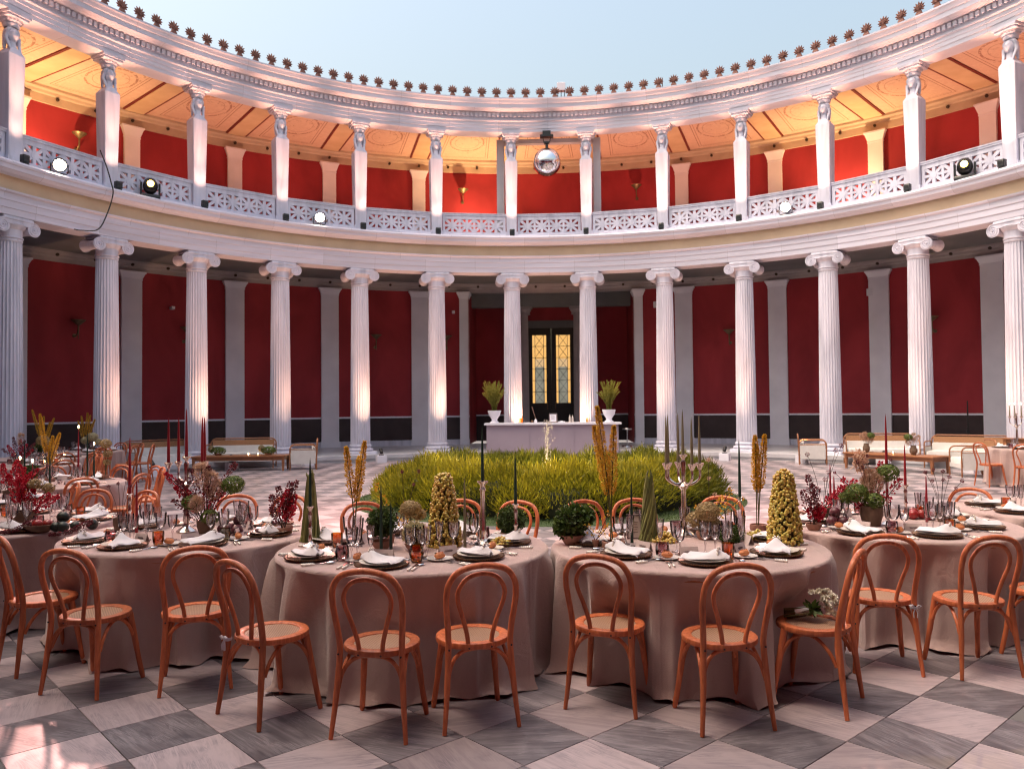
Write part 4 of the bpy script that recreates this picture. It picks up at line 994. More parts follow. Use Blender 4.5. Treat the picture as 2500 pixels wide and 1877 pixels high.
m_caneseat = cane_mat()
def chair_kit(lo=False):
    n = 4 if lo else 6; sg = 6 if lo else 10; kit = []
    h = [(.205, -.222, .002), (.186, -.198, .2), (.172, -.176, .42), (.174, -.182, .52), (.186, -.208, .64), (.191, -.228, .72), (.178, -.246, .80), (.122, -.262, .865), (0, -.268, .889)]
    p = bez(sym(h), n); R_ = [.0125 + .0055 * min(1, q.z / .25) for q in p]
    b = MB(); b.tube(p, R_, sg, flat=.92); kit.append(('back_frame', b.mesh('back_frame', m_wood)))
    h = [(.062, -.178, .425), (.070, -.180, .50), (.096, -.196, .60), (.126, -.216, .695), (.124, -.232, .76), (.078, -.246, .822), (0, -.250, .842)]
    b = MB(); b.tube(bez(sym(h), n), .0125, sg); kit.append(('inner_hoop', b.mesh('inner_hoop', m_wood)))
    b = MB(); b.lathe([(.150, .446), (.153, .456), (.162, .461), (.192, .462), (.204, .457), (.208, .445), (.205, .430), (.196, .424), (.150, .424)], 20 if lo else 40, 0, None, 0, close=True); kit.append(('seat_frame', b.mesh('seat_frame', m_wood)))
    b = MB(); b.lathe([(.001, .447), (.155, .452)], 20 if lo else 40); kit.append(('cane_seat', b.mesh('cane_seat', m_caneseat)))
    for s in (-1, 1):
        b = MB(); b.tube(bez([(s * .148, .125, .432), (s * .162, .148, .28), (s * .178, .172, .12), (s * .192, .192, .002)], 3), [.0185] * 5 + [.016] * 4 + [.0125], sg); kit.append(('front_leg', b.mesh('front_leg', m_wood)))
    if not lo:
        b = MB(); b.tube(bez(sym([(.176, -.186, .255), (.166, -.172, .315), (.135, -.158, .375), (.08, -.15, .412), (0, -.148, .421)]), 5), .0115, 8); kit.append(('rear_brace', b.mesh('rear_brace', m_wood)))
        for s in (-1, 1):
            b = MB(); b.tube(bez([(s * .178, -.168, .27), (s * .170, -.13, .34), (s * .160, -.07, .40), (s * .155, -.01, .42), (s * .150, .05, .405), (s * .155, .10, .36), (s * .163, .138, .29)], 5), .0105, 8); kit.append(('side_brace', b.mesh('side_brace', m_wood)))
        b = MB(); b.tube(bez(sym([(.158, .140, .28), (.145, .128, .34), (.11, .125, .395), (.05, .13, .417), (0, .132, .42)]), 5), .0105, 8); kit.append(('front_brace', b.mesh('front_brace', m_wood)))
        b = MB()
        for x, y in ((.172, -.196), (-.172, -.196), (.062, -.194), (-.062, -.194)): b.lathe([(.001, 0), (.0055, 0), (.0055, .004), (.001, .004)], 8, 0, Matrix.Translation((x, y, .436)) @ Matrix.Rotation(pi / 2, 4, 'X'))
        kit.append(('bolt', b.mesh('bolts', m_black), [], 'stuff'))
    return kit
CK = chair_kit(); CKL = chair_kit(True)
def chair(x, y, fdeg, label, lo=False, group='bentwood chairs around the tables'):
    return place('bentwood_chair', CKL if lo else CK, (x, y, 0), rad(fdeg - 90), label, 'chair', group)
def chair_hoop(hx, hy, T, label, lo=False):
    d = Vector((T[0] - hx, T[1] - hy)).normalized(); return chair(hx + .265 * d.x, hy + .265 * d.y, math.degrees(math.atan2(d.y, d.x)), label, lo)
FRONT_CHAIRS = ((-3.38, -8.935, 50, 'bentwood chair cut by the left edge, beside the red-candelabra table'), (-2.776, -9.337, 78.9, 'bentwood chair seen from behind, front of the red-candelabra table'),
    (-2.167, -9.255, 114, 'bentwood chair overlapping a ribboned chair, before the red-candelabra table'), (-1.507, -9.719, 53.8, 'bentwood chair with a white ribbon on its rear leg at the moss-ball table'),
    (-.827, -9.908, 82.5, 'bentwood chair squarely before the moss-ball table, closest to the camera'), (-.346, -9.762, 108.6, 'bentwood chair before the moss-ball table, next to the gap between tables'),
    (.438, -9.507, 70.6, 'bentwood chair before the silver-candelabra table, next to the gap between tables'), (1.027, -9.749, 103.3, 'bentwood chair squarely before the silver-candelabra table'),
    (1.622, -9.481, 148.6, 'bentwood chair in side view with a bridal bouquet on its seat'), (2.262, -8.803, 82, 'bentwood chair with a white bow, before the pampas table'),
    (2.814, -8.86, 98, 'bentwood chair squarely before the pampas table'), (3.44, -8.62, 122, 'bentwood chair cut by the right edge, beside the pampas table'))
# ================================================================== tables
ZT = .757
def cloth(seed, cen=(0, 0), r=.93):
    near = [(c[0] - cen[0], c[1] - cen[1]) for c in FRONT_CHAIRS if math.hypot(c[0] - cen[0], c[1] - cen[1]) < 1.45]
    q = random.Random(seed); N = 300; b = MB(); rows = 16
    nf = q.randint(13, 17); ph = q.random() * 6.28
    ks = [(nf, .50, ph), (nf * 2 + 1, .20, q.random() * 6), (5, .25, q.random() * 6), (3, .2, q.random() * 6), (nf + 6, .34, q.random() * 6), (nf * 3 - 2, .10, q.random() * 6)]
    rk = [(q.randint(6, 9), .42, q.random() * 6), (q.randint(10, 13), .34, q.random() * 6)]
    def fold(a): return .62 * sum(w * math.sin(k * a + p) for k, w, p in ks) + sum(w * (1.15 - 2.6 * abs(math.sin(.5 * (k * a + p + .35 * math.sin(3 * a + p)))) ** .75) for k, w, p in rk)
    v = []; 
    for rr in (.001, .25, .5, .75, .9, .965, .99): 
        for i in range(N): a = 2 * pi * i / N; v.append((r * rr * math.cos(a), r * rr * math.sin(a), ZT + .0015 * math.sin(3 * a + rr * 7)))
    prof = [(1.0, -.006), (1.006, -.02)]
    for rr, dz in prof:
        for i in range(N): a = 2 * pi * i / N; v.append((r * rr * math.cos(a), r * rr * math.sin(a), ZT + dz))
    for k in range(1, rows + 1):
        t = k / rows; amp = .112 * t ** .45
        for i in range(N):
            a = 2 * pi * i / N; fo = fold(a); sharp = fo + .35 * fo * abs(fo)
            rad_ = r * 1.008 + amp * sharp * .75 + .05 * t + .015 * math.sin(2 * a + seed)
            if t > .93: rad_ += .035 * (t - .93) / .07 * (1 + .5 * math.sin(9 * a + ph))
            z = (ZT - .02) * (1 - t) + .004 + (.012 * (1 + math.sin(17 * a + ph)) if k == rows else 0)
            da = .035 * t * math.sin(nf * a + ph + 1.3); ca, sa = math.cos(a + da), math.sin(a + da)
            for (qx, qy) in near:        # the cloth hangs behind seats pushed against it
                bb = qx * ca + qy * sa; pp = abs(-qx * sa + qy * ca)
                if pp < .245 and bb > 0:
                    lim = bb - math.sqrt(.245 ** 2 - pp ** 2); wz = min(1.0, max(0.0, (.66 - z) / .16))
                    if rad_ > lim: rad_ += (lim - rad_) * wz
            v.append((rad_ * ca, rad_ * sa, z))
    nr_ = 7 + 2 + rows; f = []
    for k in range(nr_ - 1):
        for i in range(N): j = (i + 1) % N; f.append((k * N + i, k * N + j, (k + 1) * N + j, (k + 1) * N + i))
    b.add(v, f); return b.mesh('tablecloth', m_linen, angle=70)
b = MB(); b.lathe([(.001, .70), (.90, .70), (.90, .748), (.001, .748)], 48); me_top = b.mesh('table_top', m_wood2, smooth=False)
b = MB(); b.tube([(0, 0, .0), (0, 0, .70)], .05, 10); b.lathe([(.001, 0), (.35, 0), (.3, .04), (.05, .07)], 20); me_ped = b.mesh('pedestal', m_black)
TABLES = {  # key: (x, y, seed, name, label)
 'A': (-.86, -8.72, 3, 'the moss-ball table', 'round table in taupe linen with a grape tower and moss balls, front of the hedge'),
 'B': (1.03, -8.67, 8, 'the silver-candelabra table', 'round table in taupe linen with a silver candelabra and a grape tower'),
 'Cc': (-2.72, -8.13, 14, 'the red-candelabra table', 'round table in taupe linen with five red tapers on a candelabra'),
 'D': (-4.70, -7.58, 21, 'the fruit-bowl table', 'round table in taupe linen with a fruit bowl and black avocados at the left edge'),
 'E': (2.85, -7.62, 27, 'the pampas table', 'round table in taupe linen with a pampas bouquet and red tapers'),
 'F': (4.75, -6.78, 33, 'the right-edge table', 'round table in taupe linen cut by the right edge of the photo'),
 'G': (-6.15, -6.05, 39, 'the lit-candle table', 'round table in taupe linen behind the fruit-bowl table at the left edge'),
 'H': (-6.62, -3.92, 45, 'the foxtail-lily table', 'round table in taupe linen with tall yellow foxtail lilies, left of the hedge'),
 'I': (-9.30, -.60, 51, 'the middle-row table', 'round table in taupe linen halfway along the row towards the left columns'),
 'J': (-10.45, 1.55, 57, 'the third-row table', 'round table in taupe linen, last but one before the left columns'),
 'K': (-11.0, 3.9, 63, 'the farthest table', 'round table in taupe linen closest to the left columns'),
 'L': (10.05, 2.75, 69, 'the lounge-side table', 'round table in taupe linen beside the right-hand lounge')}
for k, (x, y, sd, nm, lab) in TABLES.items():
    place('round_table', [('tablecloth', cloth(sd, (x, y))), ('table_top', me_top), ('pedestal', me_ped)], (x, y, 0), 0, lab, 'table', 'tables under taupe linen')
TC = {k: (v[0], v[1]) for k, v in TABLES.items()}
TN = {k: v[3] for k, v in TABLES.items()}
# front chairs, from measured leg positions
for x, y, fd, lab in FRONT_CHAIRS:
    chair(x, y, fd, lab)
for hx, hy, k, lab in ((-1.57, -7.29, 'A', 'bentwood chair behind the yellow foxtail lilies of the moss-ball table'), (-.72, -7.10, 'A', 'bentwood chair behind the grape tower of the moss-ball table'), (-.19, -7.23, 'A', 'bentwood chair behind the second moss ball of the moss-ball table'),
    (.36, -7.19, 'B', 'bentwood chair behind the leafy bowl of the silver-candelabra table'), (.82, -7.08, 'B', 'bentwood chair behind the bean cone of the silver-candelabra table'), (1.63, -6.92, 'B', 'bentwood chair behind the dried hydrangea of the silver-candelabra table'),
    (-2.95, -6.66, 'Cc', 'bentwood chair behind the green hydrangea of the red-candelabra table'), (-2.40, -6.72, 'Cc', 'bentwood chair behind the red flower bowl of the red-candelabra table'),
    (-4.70, -6.09, 'D', 'bentwood chair on the far side of the fruit-bowl table'), (-4.05, -6.25, 'D', 'bentwood chair on the hedge side of the fruit-bowl table'), (4.14, -6.30, 'E', 'bentwood chair between the pampas table and the right-edge table')):
    chair_hoop(hx, hy, TC[k], lab)
for hx, hy, k, lab in ((-5.66, -4.75, 'H', 'bentwood chair on the camera side of the foxtail-lily table'), (-5.22, -4.15, 'H', 'bentwood chair at the right-hand side of the foxtail-lily table'), (-5.50, -3.05, 'H', 'bentwood chair on the far right of the foxtail-lily table, standing free'), (-6.35, -2.60, 'H', 'bentwood chair on the far side of the foxtail-lily table'),
    (-8.05, -1.35, 'I', 'bentwood chair on the camera side of the middle-row table'), (-8.10, -.30, 'I', 'bentwood chair on the courtyard side of the middle-row table'), (-8.72, .62, 'I', 'bentwood chair on the far side of the middle-row table'),
    (-9.35, .75, 'J', 'bentwood chair on the camera side of the third-row table'), (-9.16, 1.95, 'J', 'bentwood chair on the courtyard side of the third-row table'), (-9.75, 2.75, 'J', 'bentwood chair on the far side of the third-row table'),
    (-9.95, 3.10, 'K', 'bentwood chair on the camera side of the farthest table'), (-9.62, 3.85, 'K', 'bentwood chair on the courtyard side of the farthest table'), (-10.0, 4.85, 'K', 'bentwood chair on the far side of the farthest table'),
    (-5.35, -5.35, 'G', 'bentwood chair at the hedge side of the lit-candle table'), (-5.75, -2.75, 'H', 'bentwood chair tucked close to another at the foxtail-lily table'), (-7.35, -2.75, 'H', 'bentwood chair behind the beige hydrangea column'), (-8.35, .25, 'I', 'bentwood chair squeezed between two chairs at the middle-row table'), (-9.05, 1.30, 'J', 'bentwood chair squeezed between two chairs at the third-row table'), (-9.45, 4.35, 'K', 'bentwood chair squeezed between two chairs at the farthest table'), (-10.75, 5.25, 'K', 'bentwood chair behind the farthest table, by the column'),
    (8.72, 2.45, 'L', 'bentwood chair in side view between the lounge and the lounge-side table'), (9.12, 1.60, 'L', 'bentwood chair on the camera side of the lounge-side table'), (9.85, 1.28, 'L', 'bentwood chair at the right edge by the lounge-side table')):
    chair_hoop(hx, hy, TC[k], lab, True)
# ribbons and the bouquet
def ribbon(M, lab):
    b = MB(); 
    b.lathe([(.0215, -.009), (.0235, 0), (.0215, .009)], 14); 
    for s in (-1, 1):
        b.tube([(0, -.022, 0), (s * .018, -.032, .022), (s * .034, -.03, .016), (s * .016, -.028, -.002)], [.006, .009, .008, .004], 6, flat=.4); b.tube([(0, -.024, 0), (s * .012, -.03, -.03), (s * .01, -.028, -.06)], [.006, .008, .007], 6, flat=.35)
    o = tag(link('ribbon', b.mesh('ribbon', m_white_cloth)), lab, 'ribbon'); o.matrix_world = M
def chairM(x, y, fd): return Matrix.Translation((x, y, 0)) @ Matrix.Rotation(rad(fd - 90), 4, 'Z')
ribbon(chairM(-1.507, -9.719, 53.8) @ Matrix.Translation((-.172, -.176, .42)), 'white satin ribbon tied to a chair leg below the seat at the moss-ball table')
ribbon(chairM(2.262, -8.803, 82) @ Matrix.Translation((.172, -.176, .425)), 'white satin bow tied to a chair leg before the pampas table')
def bouquet():
    P = []; b = MB(); q = random.Random(4)
    ax = Vector((.75, .25, .55)).normalized()
    for k in range(30):      # rose heads on a dome
        u = Vector((q.gauss(0, 1), q.gauss(0, 1), q.gauss(0, 1))).normalized(); u = (u + ax * .9).normalized(); c = Vector((.05, .0, .085)) + u * q.uniform(.065, .085)
        if c.z < .012: c.z = .02
        for j in range(16):
            d = (u * .9 + Vector((q.gauss(0, .7), q.gauss(0, .7), q.gauss(0, .7)))).normalized(); b.leaf(c - d * .004, d * q.uniform(.022, .032), .012, None, 0, q.random(), .004)
    fl = b.mesh('roses', m_rose)
    b = MB()
    for k in range(40): d = Vector((q.gauss(.2, .6), q.gauss(0, .7), q.gauss(.1, .4))).normalized(); b.leaf((.0, 0, .06), d * q.uniform(.05, .085), .014, None, 0, q.random())
    lv = b.mesh('leaves', m_moss)
    b = MB(); 
    for k in range(16): o = Vector((0, q.gauss(0, .012), q.gauss(0, .01))); b.tube([Vector((.0, 0, .055)) + o, Vector((-.15, -.0, .028)) + o * 1.5], .0045, 5)
    stm = b.mesh('stems', m_stem)
    b = MB(); b.tube([(-.015, 0, .052), (-.03, 0, .05), (-.075, 0, .041), (-.09, 0, .038)], [.02, .024, .023, .02], 14); wr = b.mesh('wrap', m_white_cloth)
    return [('roses', fl, [], 'stuff'), ('leaves', lv), ('stems', stm), ('wrap', wr)]
place('bridal_bouquet', bouquet(), (1.63, -9.44, .458), rad(-18), 'bridal bouquet of white roses with a white wrap lying on a chair seat', 'bouquet', scale=1.05)
# ================================================================== tableware
def recalc(me):
    import bmesh
    bm = bmesh.new(); bm.from_mesh(me); bmesh.ops.recalc_face_normals(bm, faces=bm.faces); bm.to_mesh(me); bm.free(); return me
def lat(prof, mat, n=28, name='lathe', close=False): b = MB(); b.lathe(prof, n, close=close); return recalc(b.mesh(name, mat))
b = MB(); b.lathe([(.001, .004), (.11, .004), (.150, .012), (.163, .016), (.165, .020), (.150, .018), (.11, .010), (.001, .009)], 40); 
for k in range(64): a_ = 2 * pi * k / 64; b.ball((.163 * math.cos(a_), .163 * math.sin(a_), .017), .0058, 5, 4)
me_charger = b.mesh('charger_plate', m_gold)
me_plate = lat([(.001, .020), (.085, .020), (.10, .024), (.138, .033), (.140, .036), (.136, .036), (.098, .028), (.08, .0245), (.001, .0245)], m_plate, 40, 'dinner_plate')
me_plate_s = lat([(.001, .004), (.05, .004), (.082, .012), (.083, .015), (.05, .008), (.001, .008)], m_plate2, 28, 'side_plate')
def napkin(seed):
    q = random.Random(seed); b = MB(); v = []; f = []; NU_, NV_ = 22, 9
    for i in range(NU_ + 1):
        u = i / NU_; x = -.155 + .29 * u
        w = .016 + .085 * math.sin(min(1, u * 1.15) * pi * .62) ** 1.3
        for j in range(NV_ + 1):
            s_ = -1 + 2 * j / NV_; y = s_ * w
            z = .040 + .030 * (1 - abs(s_)) * math.exp(-((u - .30) / .2) ** 2) * 1.6 + .010 * math.sin(5 * s_ + 3 * u + seed) * u + .012 * (1 - s_ * s_) + (.018 * math.exp(-((u - .02) / .08) ** 2))
            if abs(x) > .13: z -= .012
            v.append((x, y + .01 * math.sin(4 * u + seed), z))
    for i in range(NU_):
        for j in range(NV_): f.append((i * (NV_ + 1) + j, (i + 1) * (NV_ + 1) + j, (i + 1) * (NV_ + 1) + j + 1, i * (NV_ + 1) + j + 1))
    o = len(v); v2 = [(p[0], p[1] * .98, max(.0375, p[2] - .010)) for p in v]; b.add(v, f); b.add(v2, f)
    c = b.mesh('cloth', m_white_cloth, angle=60)
    b = MB(); b.lathe([(.020, -.008), (.024, -.004), (.025, 0), (.024, .004), (.020, .008)], 16, 0, Matrix.Translation((-.085, 0, .062)) @ Matrix.Rotation(pi / 2, 4, 'Y') @ Matrix.Diagonal((.9, 1.2, 1, 1))); 
    for k in range(6): a_ = 2 * pi * k / 6; b.ball((-.085, .02 * math.cos(a_), .090 + .012 * math.sin(a_)), .008, 6, 5)
    return [('cloth', c), ('napkin_ring', b.mesh('ring', m_pearl))]
NK = [napkin(k) for k in (1, 2, 3)]
def cut(kind):
    b = MB(); b.tube([(0, -.105, .006), (0, -.03, .006)], [.0065, .005], 8)
    for k in range(6): b.ball((0, -.103 + .014 * k, .007), .0085 - .0005 * k, 8, 6)
    hd_ = b.mesh('handle', m_pearl)
    b = MB()
    if kind == 'knife': b.box(-.007, .007, -.03, .11, .004, .0065); b.tube([(0, .11, .005), (.004, .13, .005)], [.007, .002], 6, flat=.3)
    elif kind == 'spoon': b.tube([(0, -.03, .006), (0, .05, .008)], .003, 6); b.ball((0, .075, .010), .021, 12, 8, sq=(1, 1.5, .25))
    else:
        b.tube([(0, -.03, .006), (0, .04, .009)], .003, 6); b.box(-.011, .011, .038, .062, .007, .010)
        for x in (-.0095, -.0032, .0032, .0095): b.box(x - .0016, x + .0016, .062, .10, .007, .0095)
    return [('handle', hd_), ('blade' if kind == 'knife' else 'bowl' if kind == 'spoon' else 'tines', b.mesh('steel', m_steel))]
KN, FK, SP = cut('knife'), cut('fork'), cut('spoon')
def stemglass(h, rb, rt, bowl, facet=0, mat=None):
    """closed profile: foot, stem, bowl outside then inside"""
    z0 = h - bowl
    o = [(.001, .002), (.033, .002), (.034, .0045), (.012, .008), (.0045, .016), (.0038, z0 * .55), (.0075, z0 * .75), (.0042, z0 * .86), (.006, z0)]
    out = [(rb * .75, z0 + bowl * .12), (rb, z0 + bowl * .32), ((rb + rt) / 2, z0 + bowl * .62), (rt, h)]
    inn = [(rt - .0014, h), ((rb + rt) / 2 - .0018, z0 + bowl * .62), (rb - .0022, z0 + bowl * .33), (rb * .7 - .002, z0 + bowl * .15), (.001, z0 + bowl * .07)]
    n = facet or 20; b = MB(); b.lathe(o + out + inn, n); me = recalc(b.mesh('stem_glass', mat or m_glass, angle=30 if facet else 60)); return me
G_WATER = stemglass(.205, .036, .042, .115, 14); G_WINE = stemglass(.185, .031, .037, .10, 14); G_FLUTE = stemglass(.215, .020, .029, .135, 12)
def tumbler(mat, r0=.030, r1=.040, h=.095, bulge=.0):
    b = MB(); b.lathe([(.001, .002), (r0, .002), (r0 + .004, .008), ((r0 + r1) / 2 + .003 + bulge, h * .5), (r1, h), (r1 - .0022, h), ((r0 + r1) / 2 + bulge, h * .5), (r0 + .001, .014), (.001, .011)], 20); return recalc(b.mesh('tumbler', mat, angle=50))
T_MAUVE = tumbler(m_mauve, .036, .040, .092, .004); T_AMBER = tumbler(m_amber, .028, .041, .098, .002); T_AMBER2 = tumbler(m_amber, .032, .036, .105, .010); T_OLIVE = tumbler(m_olive, .030, .040, .088)
TUM = {'mauve': T_MAUVE, 'amber': T_AMBER, 'round amber': T_AMBER2, 'olive': T_OLIVE}
def card_kit(w=.125, h=.062):
    b = MB(); frustum_pts = None
    b.add([(-w / 2, -.022, 0), (w / 2, -.022, 0), (w / 2, 0, h), (-w / 2, 0, h), (w / 2, .022, 0), (-w / 2, .022, 0), (-w / 2, -.0205, 0), (w / 2, -.0205, 0), (w / 2, 0, h - .003), (-w / 2, 0, h - .003)], [(0, 1, 2, 3), (3, 2, 4, 5), (6, 9, 8, 7)]); cd_ = b.mesh('card', m_card, smooth=False)
    b = MB(); q = random.Random(int(w * 1000)); pts = []
    for k in range(40):
        u = k / 39; x = -w * .26 + w * .52 * u; t = .5 + .14 * math.sin(k * 1.9) * (1 if 3 < k < 36 else .3); pts.append((x, -.0232 + .022 * t, h * t))
    b.tube(pts, .0007, 4); return [('card', cd_, [('lettering', b.mesh('script', m_ink))])]
CARD = card_kit()
b = MB(); b.ball((0, 0, .020), .026, 12, 8, sq=(1.5, 1, .75)); [b.tube([(x, -.018, .034), (x + .008, .0, .042), (x, .018, .034)], .003, 5) for x in (-.015, 0.0, .015)]; me_bread = b.mesh('bread_roll', m_bread)
BEAR = [(-90, 'front'), (-45, 'front right'), (0, 'right'), (45, 'back right'), (90, 'back'), (135, 'back left'), (180, 'left'), (-135, 'front left')]
def bearing(deg):
    deg = (deg + 180) % 360 - 180
    best = min(BEAR, key=lambda q: abs((deg - q[0] + 180) % 360 - 180)); return best[1]
SEEN = {}
def setting(k, x, y, tum=None, full=True, glasses=3, card=True, cutlery=True, flip=1, gl=None):
    """a place laid at table k with its plate centred at (x, y)"""
    T = TC[k]; dx, dy = T[0] - x, T[1] - y; L = math.hypot(dx, dy); dx /= L; dy /= L; sx, sy = dy, -dx      # d: to the table centre; s: to the right of the sitter
    deg = math.degrees(math.atan2(y - T[1], x - T[0])); bw = bearing(deg); key = (k, bw); SEEN[key] = SEEN.get(key, 0) + 1
    at_ = ('second ' if SEEN[key] > 1 else '') + bw + ' place of ' + TN[k]; rz = math.atan2(dy, dx) - pi / 2; z = ZT + .001
    def pos(a, bb): return (x + dx * a + sx * bb, y + dy * a + sy * bb, z)
    place('charger_plate', me_charger, (x, y, z), rz, 'dark beaded charger plate at the ' + at_, 'charger', 'charger plates')
    place('dinner_plate', me_plate, (x, y, z), rz, 'cream dinner plate at the ' + at_, 'plate', 'dinner plates')
    place('napkin', rnd.choice(NK), (x, y, z), rz + rnd.choice((.4, 2.6, -.5, 1.2, 3.3)) + rnd.uniform(-.2, .2), 'folded white napkin in a pearl ring at the ' + at_, 'napkin', 'folded napkins')
    if cutlery:
        place('knife', KN, pos(-.02, .205), rz + rnd.uniform(-.05, .05), 'pearl-handled knife at the ' + at_, 'knife', 'knives'); place('fork', FK, pos(-.02, -.205), rz + rnd.uniform(-.05, .05), 'pearl-handled fork at the ' + at_, 'fork', 'forks')
        if full: place('spoon', SP, pos(-.02, .232), rz + rnd.uniform(-.05, .05), 'pearl-handled spoon at the ' + at_, 'spoon', 'spoons'); place('fork', FK, pos(-.03, -.232), rz + rnd.uniform(-.05, .05), 'outer pearl-handled fork at the ' + at_, 'fork', 'forks')
    kinds = ((G_WATER, 'large clear goblet', 'goblet'), (G_WINE, 'small clear wine glass', 'wine glass'), (G_FLUTE, 'slim clear flute', 'flute'))
    spots = gl or ((.20, .10), (.24, .02), (.27, .10))
    for (me, nm, ct), (a_, b_) in list(zip(kinds, spots))[:glasses]:
        place(ct.replace(' ', '_'), me, pos(a_ + rnd.uniform(-.01, .01), flip * b_ + rnd.uniform(-.01, .01)), rnd.random() * 3, nm + ' at the ' + at_, ct, 'crystal glasses')
    if tum: place('tumbler', TUM[tum], pos(.15, flip * .175), rnd.random() * 3, tum + ' glass tumbler at the ' + at_, 'tumbler', 'coloured tumblers')
    if card: place('place_card', CARD, pos(.225, -flip * .06), rz + rnd.uniform(-.3, .3), 'pink place card with handwriting at the ' + at_, 'place card', 'place cards')
    if full and card:
        place('side_plate', me_plate_s, pos(.14, -flip * .21), 0, 'small pale side plate at the ' + at_, 'plate', 'side plates'); place('bread_roll', me_bread, (*pos(.14, -flip * .21)[:2], z + .008), rnd.random() * 3, 'orange-brown bread roll at the ' + at_, 'bread', 'bread rolls')
def ringset(k, degs, r=.655, **kw):
    for i, d in enumerate(degs):
        a_ = rad(d); setting(k, TC[k][0] + r * math.cos(a_), TC[k][1] + r * math.sin(a_), tum=('mauve', 'amber', None)[i % 3], **kw)
# ================================================================== candles and their holders
def taper_mesh(h, mat, r=.0115):
    b = MB(); b.lathe([(.001, 0), (r, 0), (r * .98, h * .1), (r * .8, h * .5), (r * .5, h * .85), (r * .26, h * .985), (.001, h)], 12); b.tube([(0, 0, h - .002), (.001, 0, h + .012)], .0012, 4); return b.mesh('taper', mat)
def candle(x, y, z0, h, mat, lab, lit=False, r=.0115):
    kit = [('wax', taper_mesh(h, mat, r))]
    if lit: b = MB(); b.ball((0, 0, h + .02), .009, 8, 8, sq=(1, 1, 2.2)); kit.append(('flame', b.mesh('flame', m_flame)))
    return place('taper_candle', kit, (x, y, z0), 0, lab, 'candle', 'taper candles')
def stick_mesh(h, mat, style=0):
    b = MB()
    if style == 0:
        pr = [(.001, 0), (.055, 0), (.057, .006), (.045, .014), (.022, .026), (.014, .04), (.018, .055), (.012, .07), (.010, h * .42), (.017, h * .47), (.010, h * .52), (.012, h * .72), (.016, h * .80), (.010, h * .86), (.014, h * .93), (.024, h * .965), (.026, h - .004), (.012, h), (.001, h)]
    else:
        pr = [(.001, 0), (.072, 0), (.075, .008), (.06, .02), (.03, .035), (.022, .06), (.030, .08), (.024, .10), (.018, h * .55), (.015, h * .82), (.024, h * .86), (.014, h * .90), (.020, h * .94), (.037, h * .975), (.040, h - .003), (.013, h), (.001, h)]
    b.lathe(pr, 24); return b.mesh('candlestick', mat)
def candlestick(x, y, h, mat, lab, style=0): return place('candlestick', stick_mesh(h, mat, style), (x, y, ZT), 0, lab, 'candlestick', 'candlesticks')
def candelabra_kit(zc, zt, arms, ra):
    """arms: angles; cups at height zc (arms) and zt (centre)"""
    b = MB(); b.lathe([(.001, 0), (.075, 0), (.078, .01), (.06, .025), (.03, .045), (.02, .07), (.028, .10), (.022, .14), (.017, zc * .55), (.016, zc * .62), (.035, zc * .665), (.038, zc * .68), (.016, zc * .72), (.014, zc * .80), (.02, zt * .90), (.010, zt * .93), (.014, zt - .03), (.030, zt - .012), (.032, zt - .004), (.012, zt)], 26)
    kit = [('stem', b.mesh('stem', m_silver))]
    for a_ in arms:
        c, s_ = math.cos(a_), math.sin(a_); b = MB()
        b.tube(bez([(0, 0, zc * .74), (c * ra * .35, s_ * ra * .35, zc * .70), (c * ra * .75, s_ * ra * .75, zc * .735), (c * ra, s_ * ra, zc * .80), (c * ra, s_ * ra, zc - .05)], 5), .009, 8); ar = b.mesh('arm', m_silver)
        b = MB(); b.lathe([(.001, zc - .055), (.012, zc - .05), (.02, zc - .03), (.030, zc - .012), (.032, zc - .004), (.012, zc), (.001, zc)], 18, 0, Matrix.Translation((c * ra, s_ * ra, 0))); kit.append(('arm', ar, [('cup', b.mesh('cup', m_silver))]))
    return kit
# ================================================================== plants on the tables
def bean_cone(h, r0, r1, seed, twist=1.4):
    q = random.Random(seed); b = MB()
    for k in range(38):
        a0 = 2 * pi * k / 38 + q.uniform(-.05, .05); hh = h * q.uniform(.80, 1.03); rr = q.uniform(.82, 1.06)
        pts = [((r0 + (r1 - r0) * t) * rr * math.cos(a0 + twist * t), (r0 + (r1 - r0) * t) * rr * math.sin(a0 + twist * t), .004 + hh * t) for t in [j / 7 for j in range(8)]]
        if q.random() < .25: e = Vector(pts[-1]); pts.append(e + Vector((q.uniform(-.02, .02), q.uniform(-.02, .02), .03)))
        b.tube(pts, [.0082] * (len(pts) - 1) + [.002], 5, r=(.05 if k % 3 == 0 else .95 if k % 3 == 1 else .5) + q.random() * .1)
    for k in range(26): a_ = q.random() * 6.28; b.tube([(.95 * r0 * math.cos(a_), .95 * r0 * math.sin(a_), .05), ((r0 + .015) * math.cos(a_), (r0 + .015) * math.sin(a_), .004)], [.004, .002], 4, r=.9)
    b.lathe([(r0 * .85, 0), (r1 * .8, h * .93), (.001, h * .94)], 14, r=.02); return b.mesh('beans', m_bean)
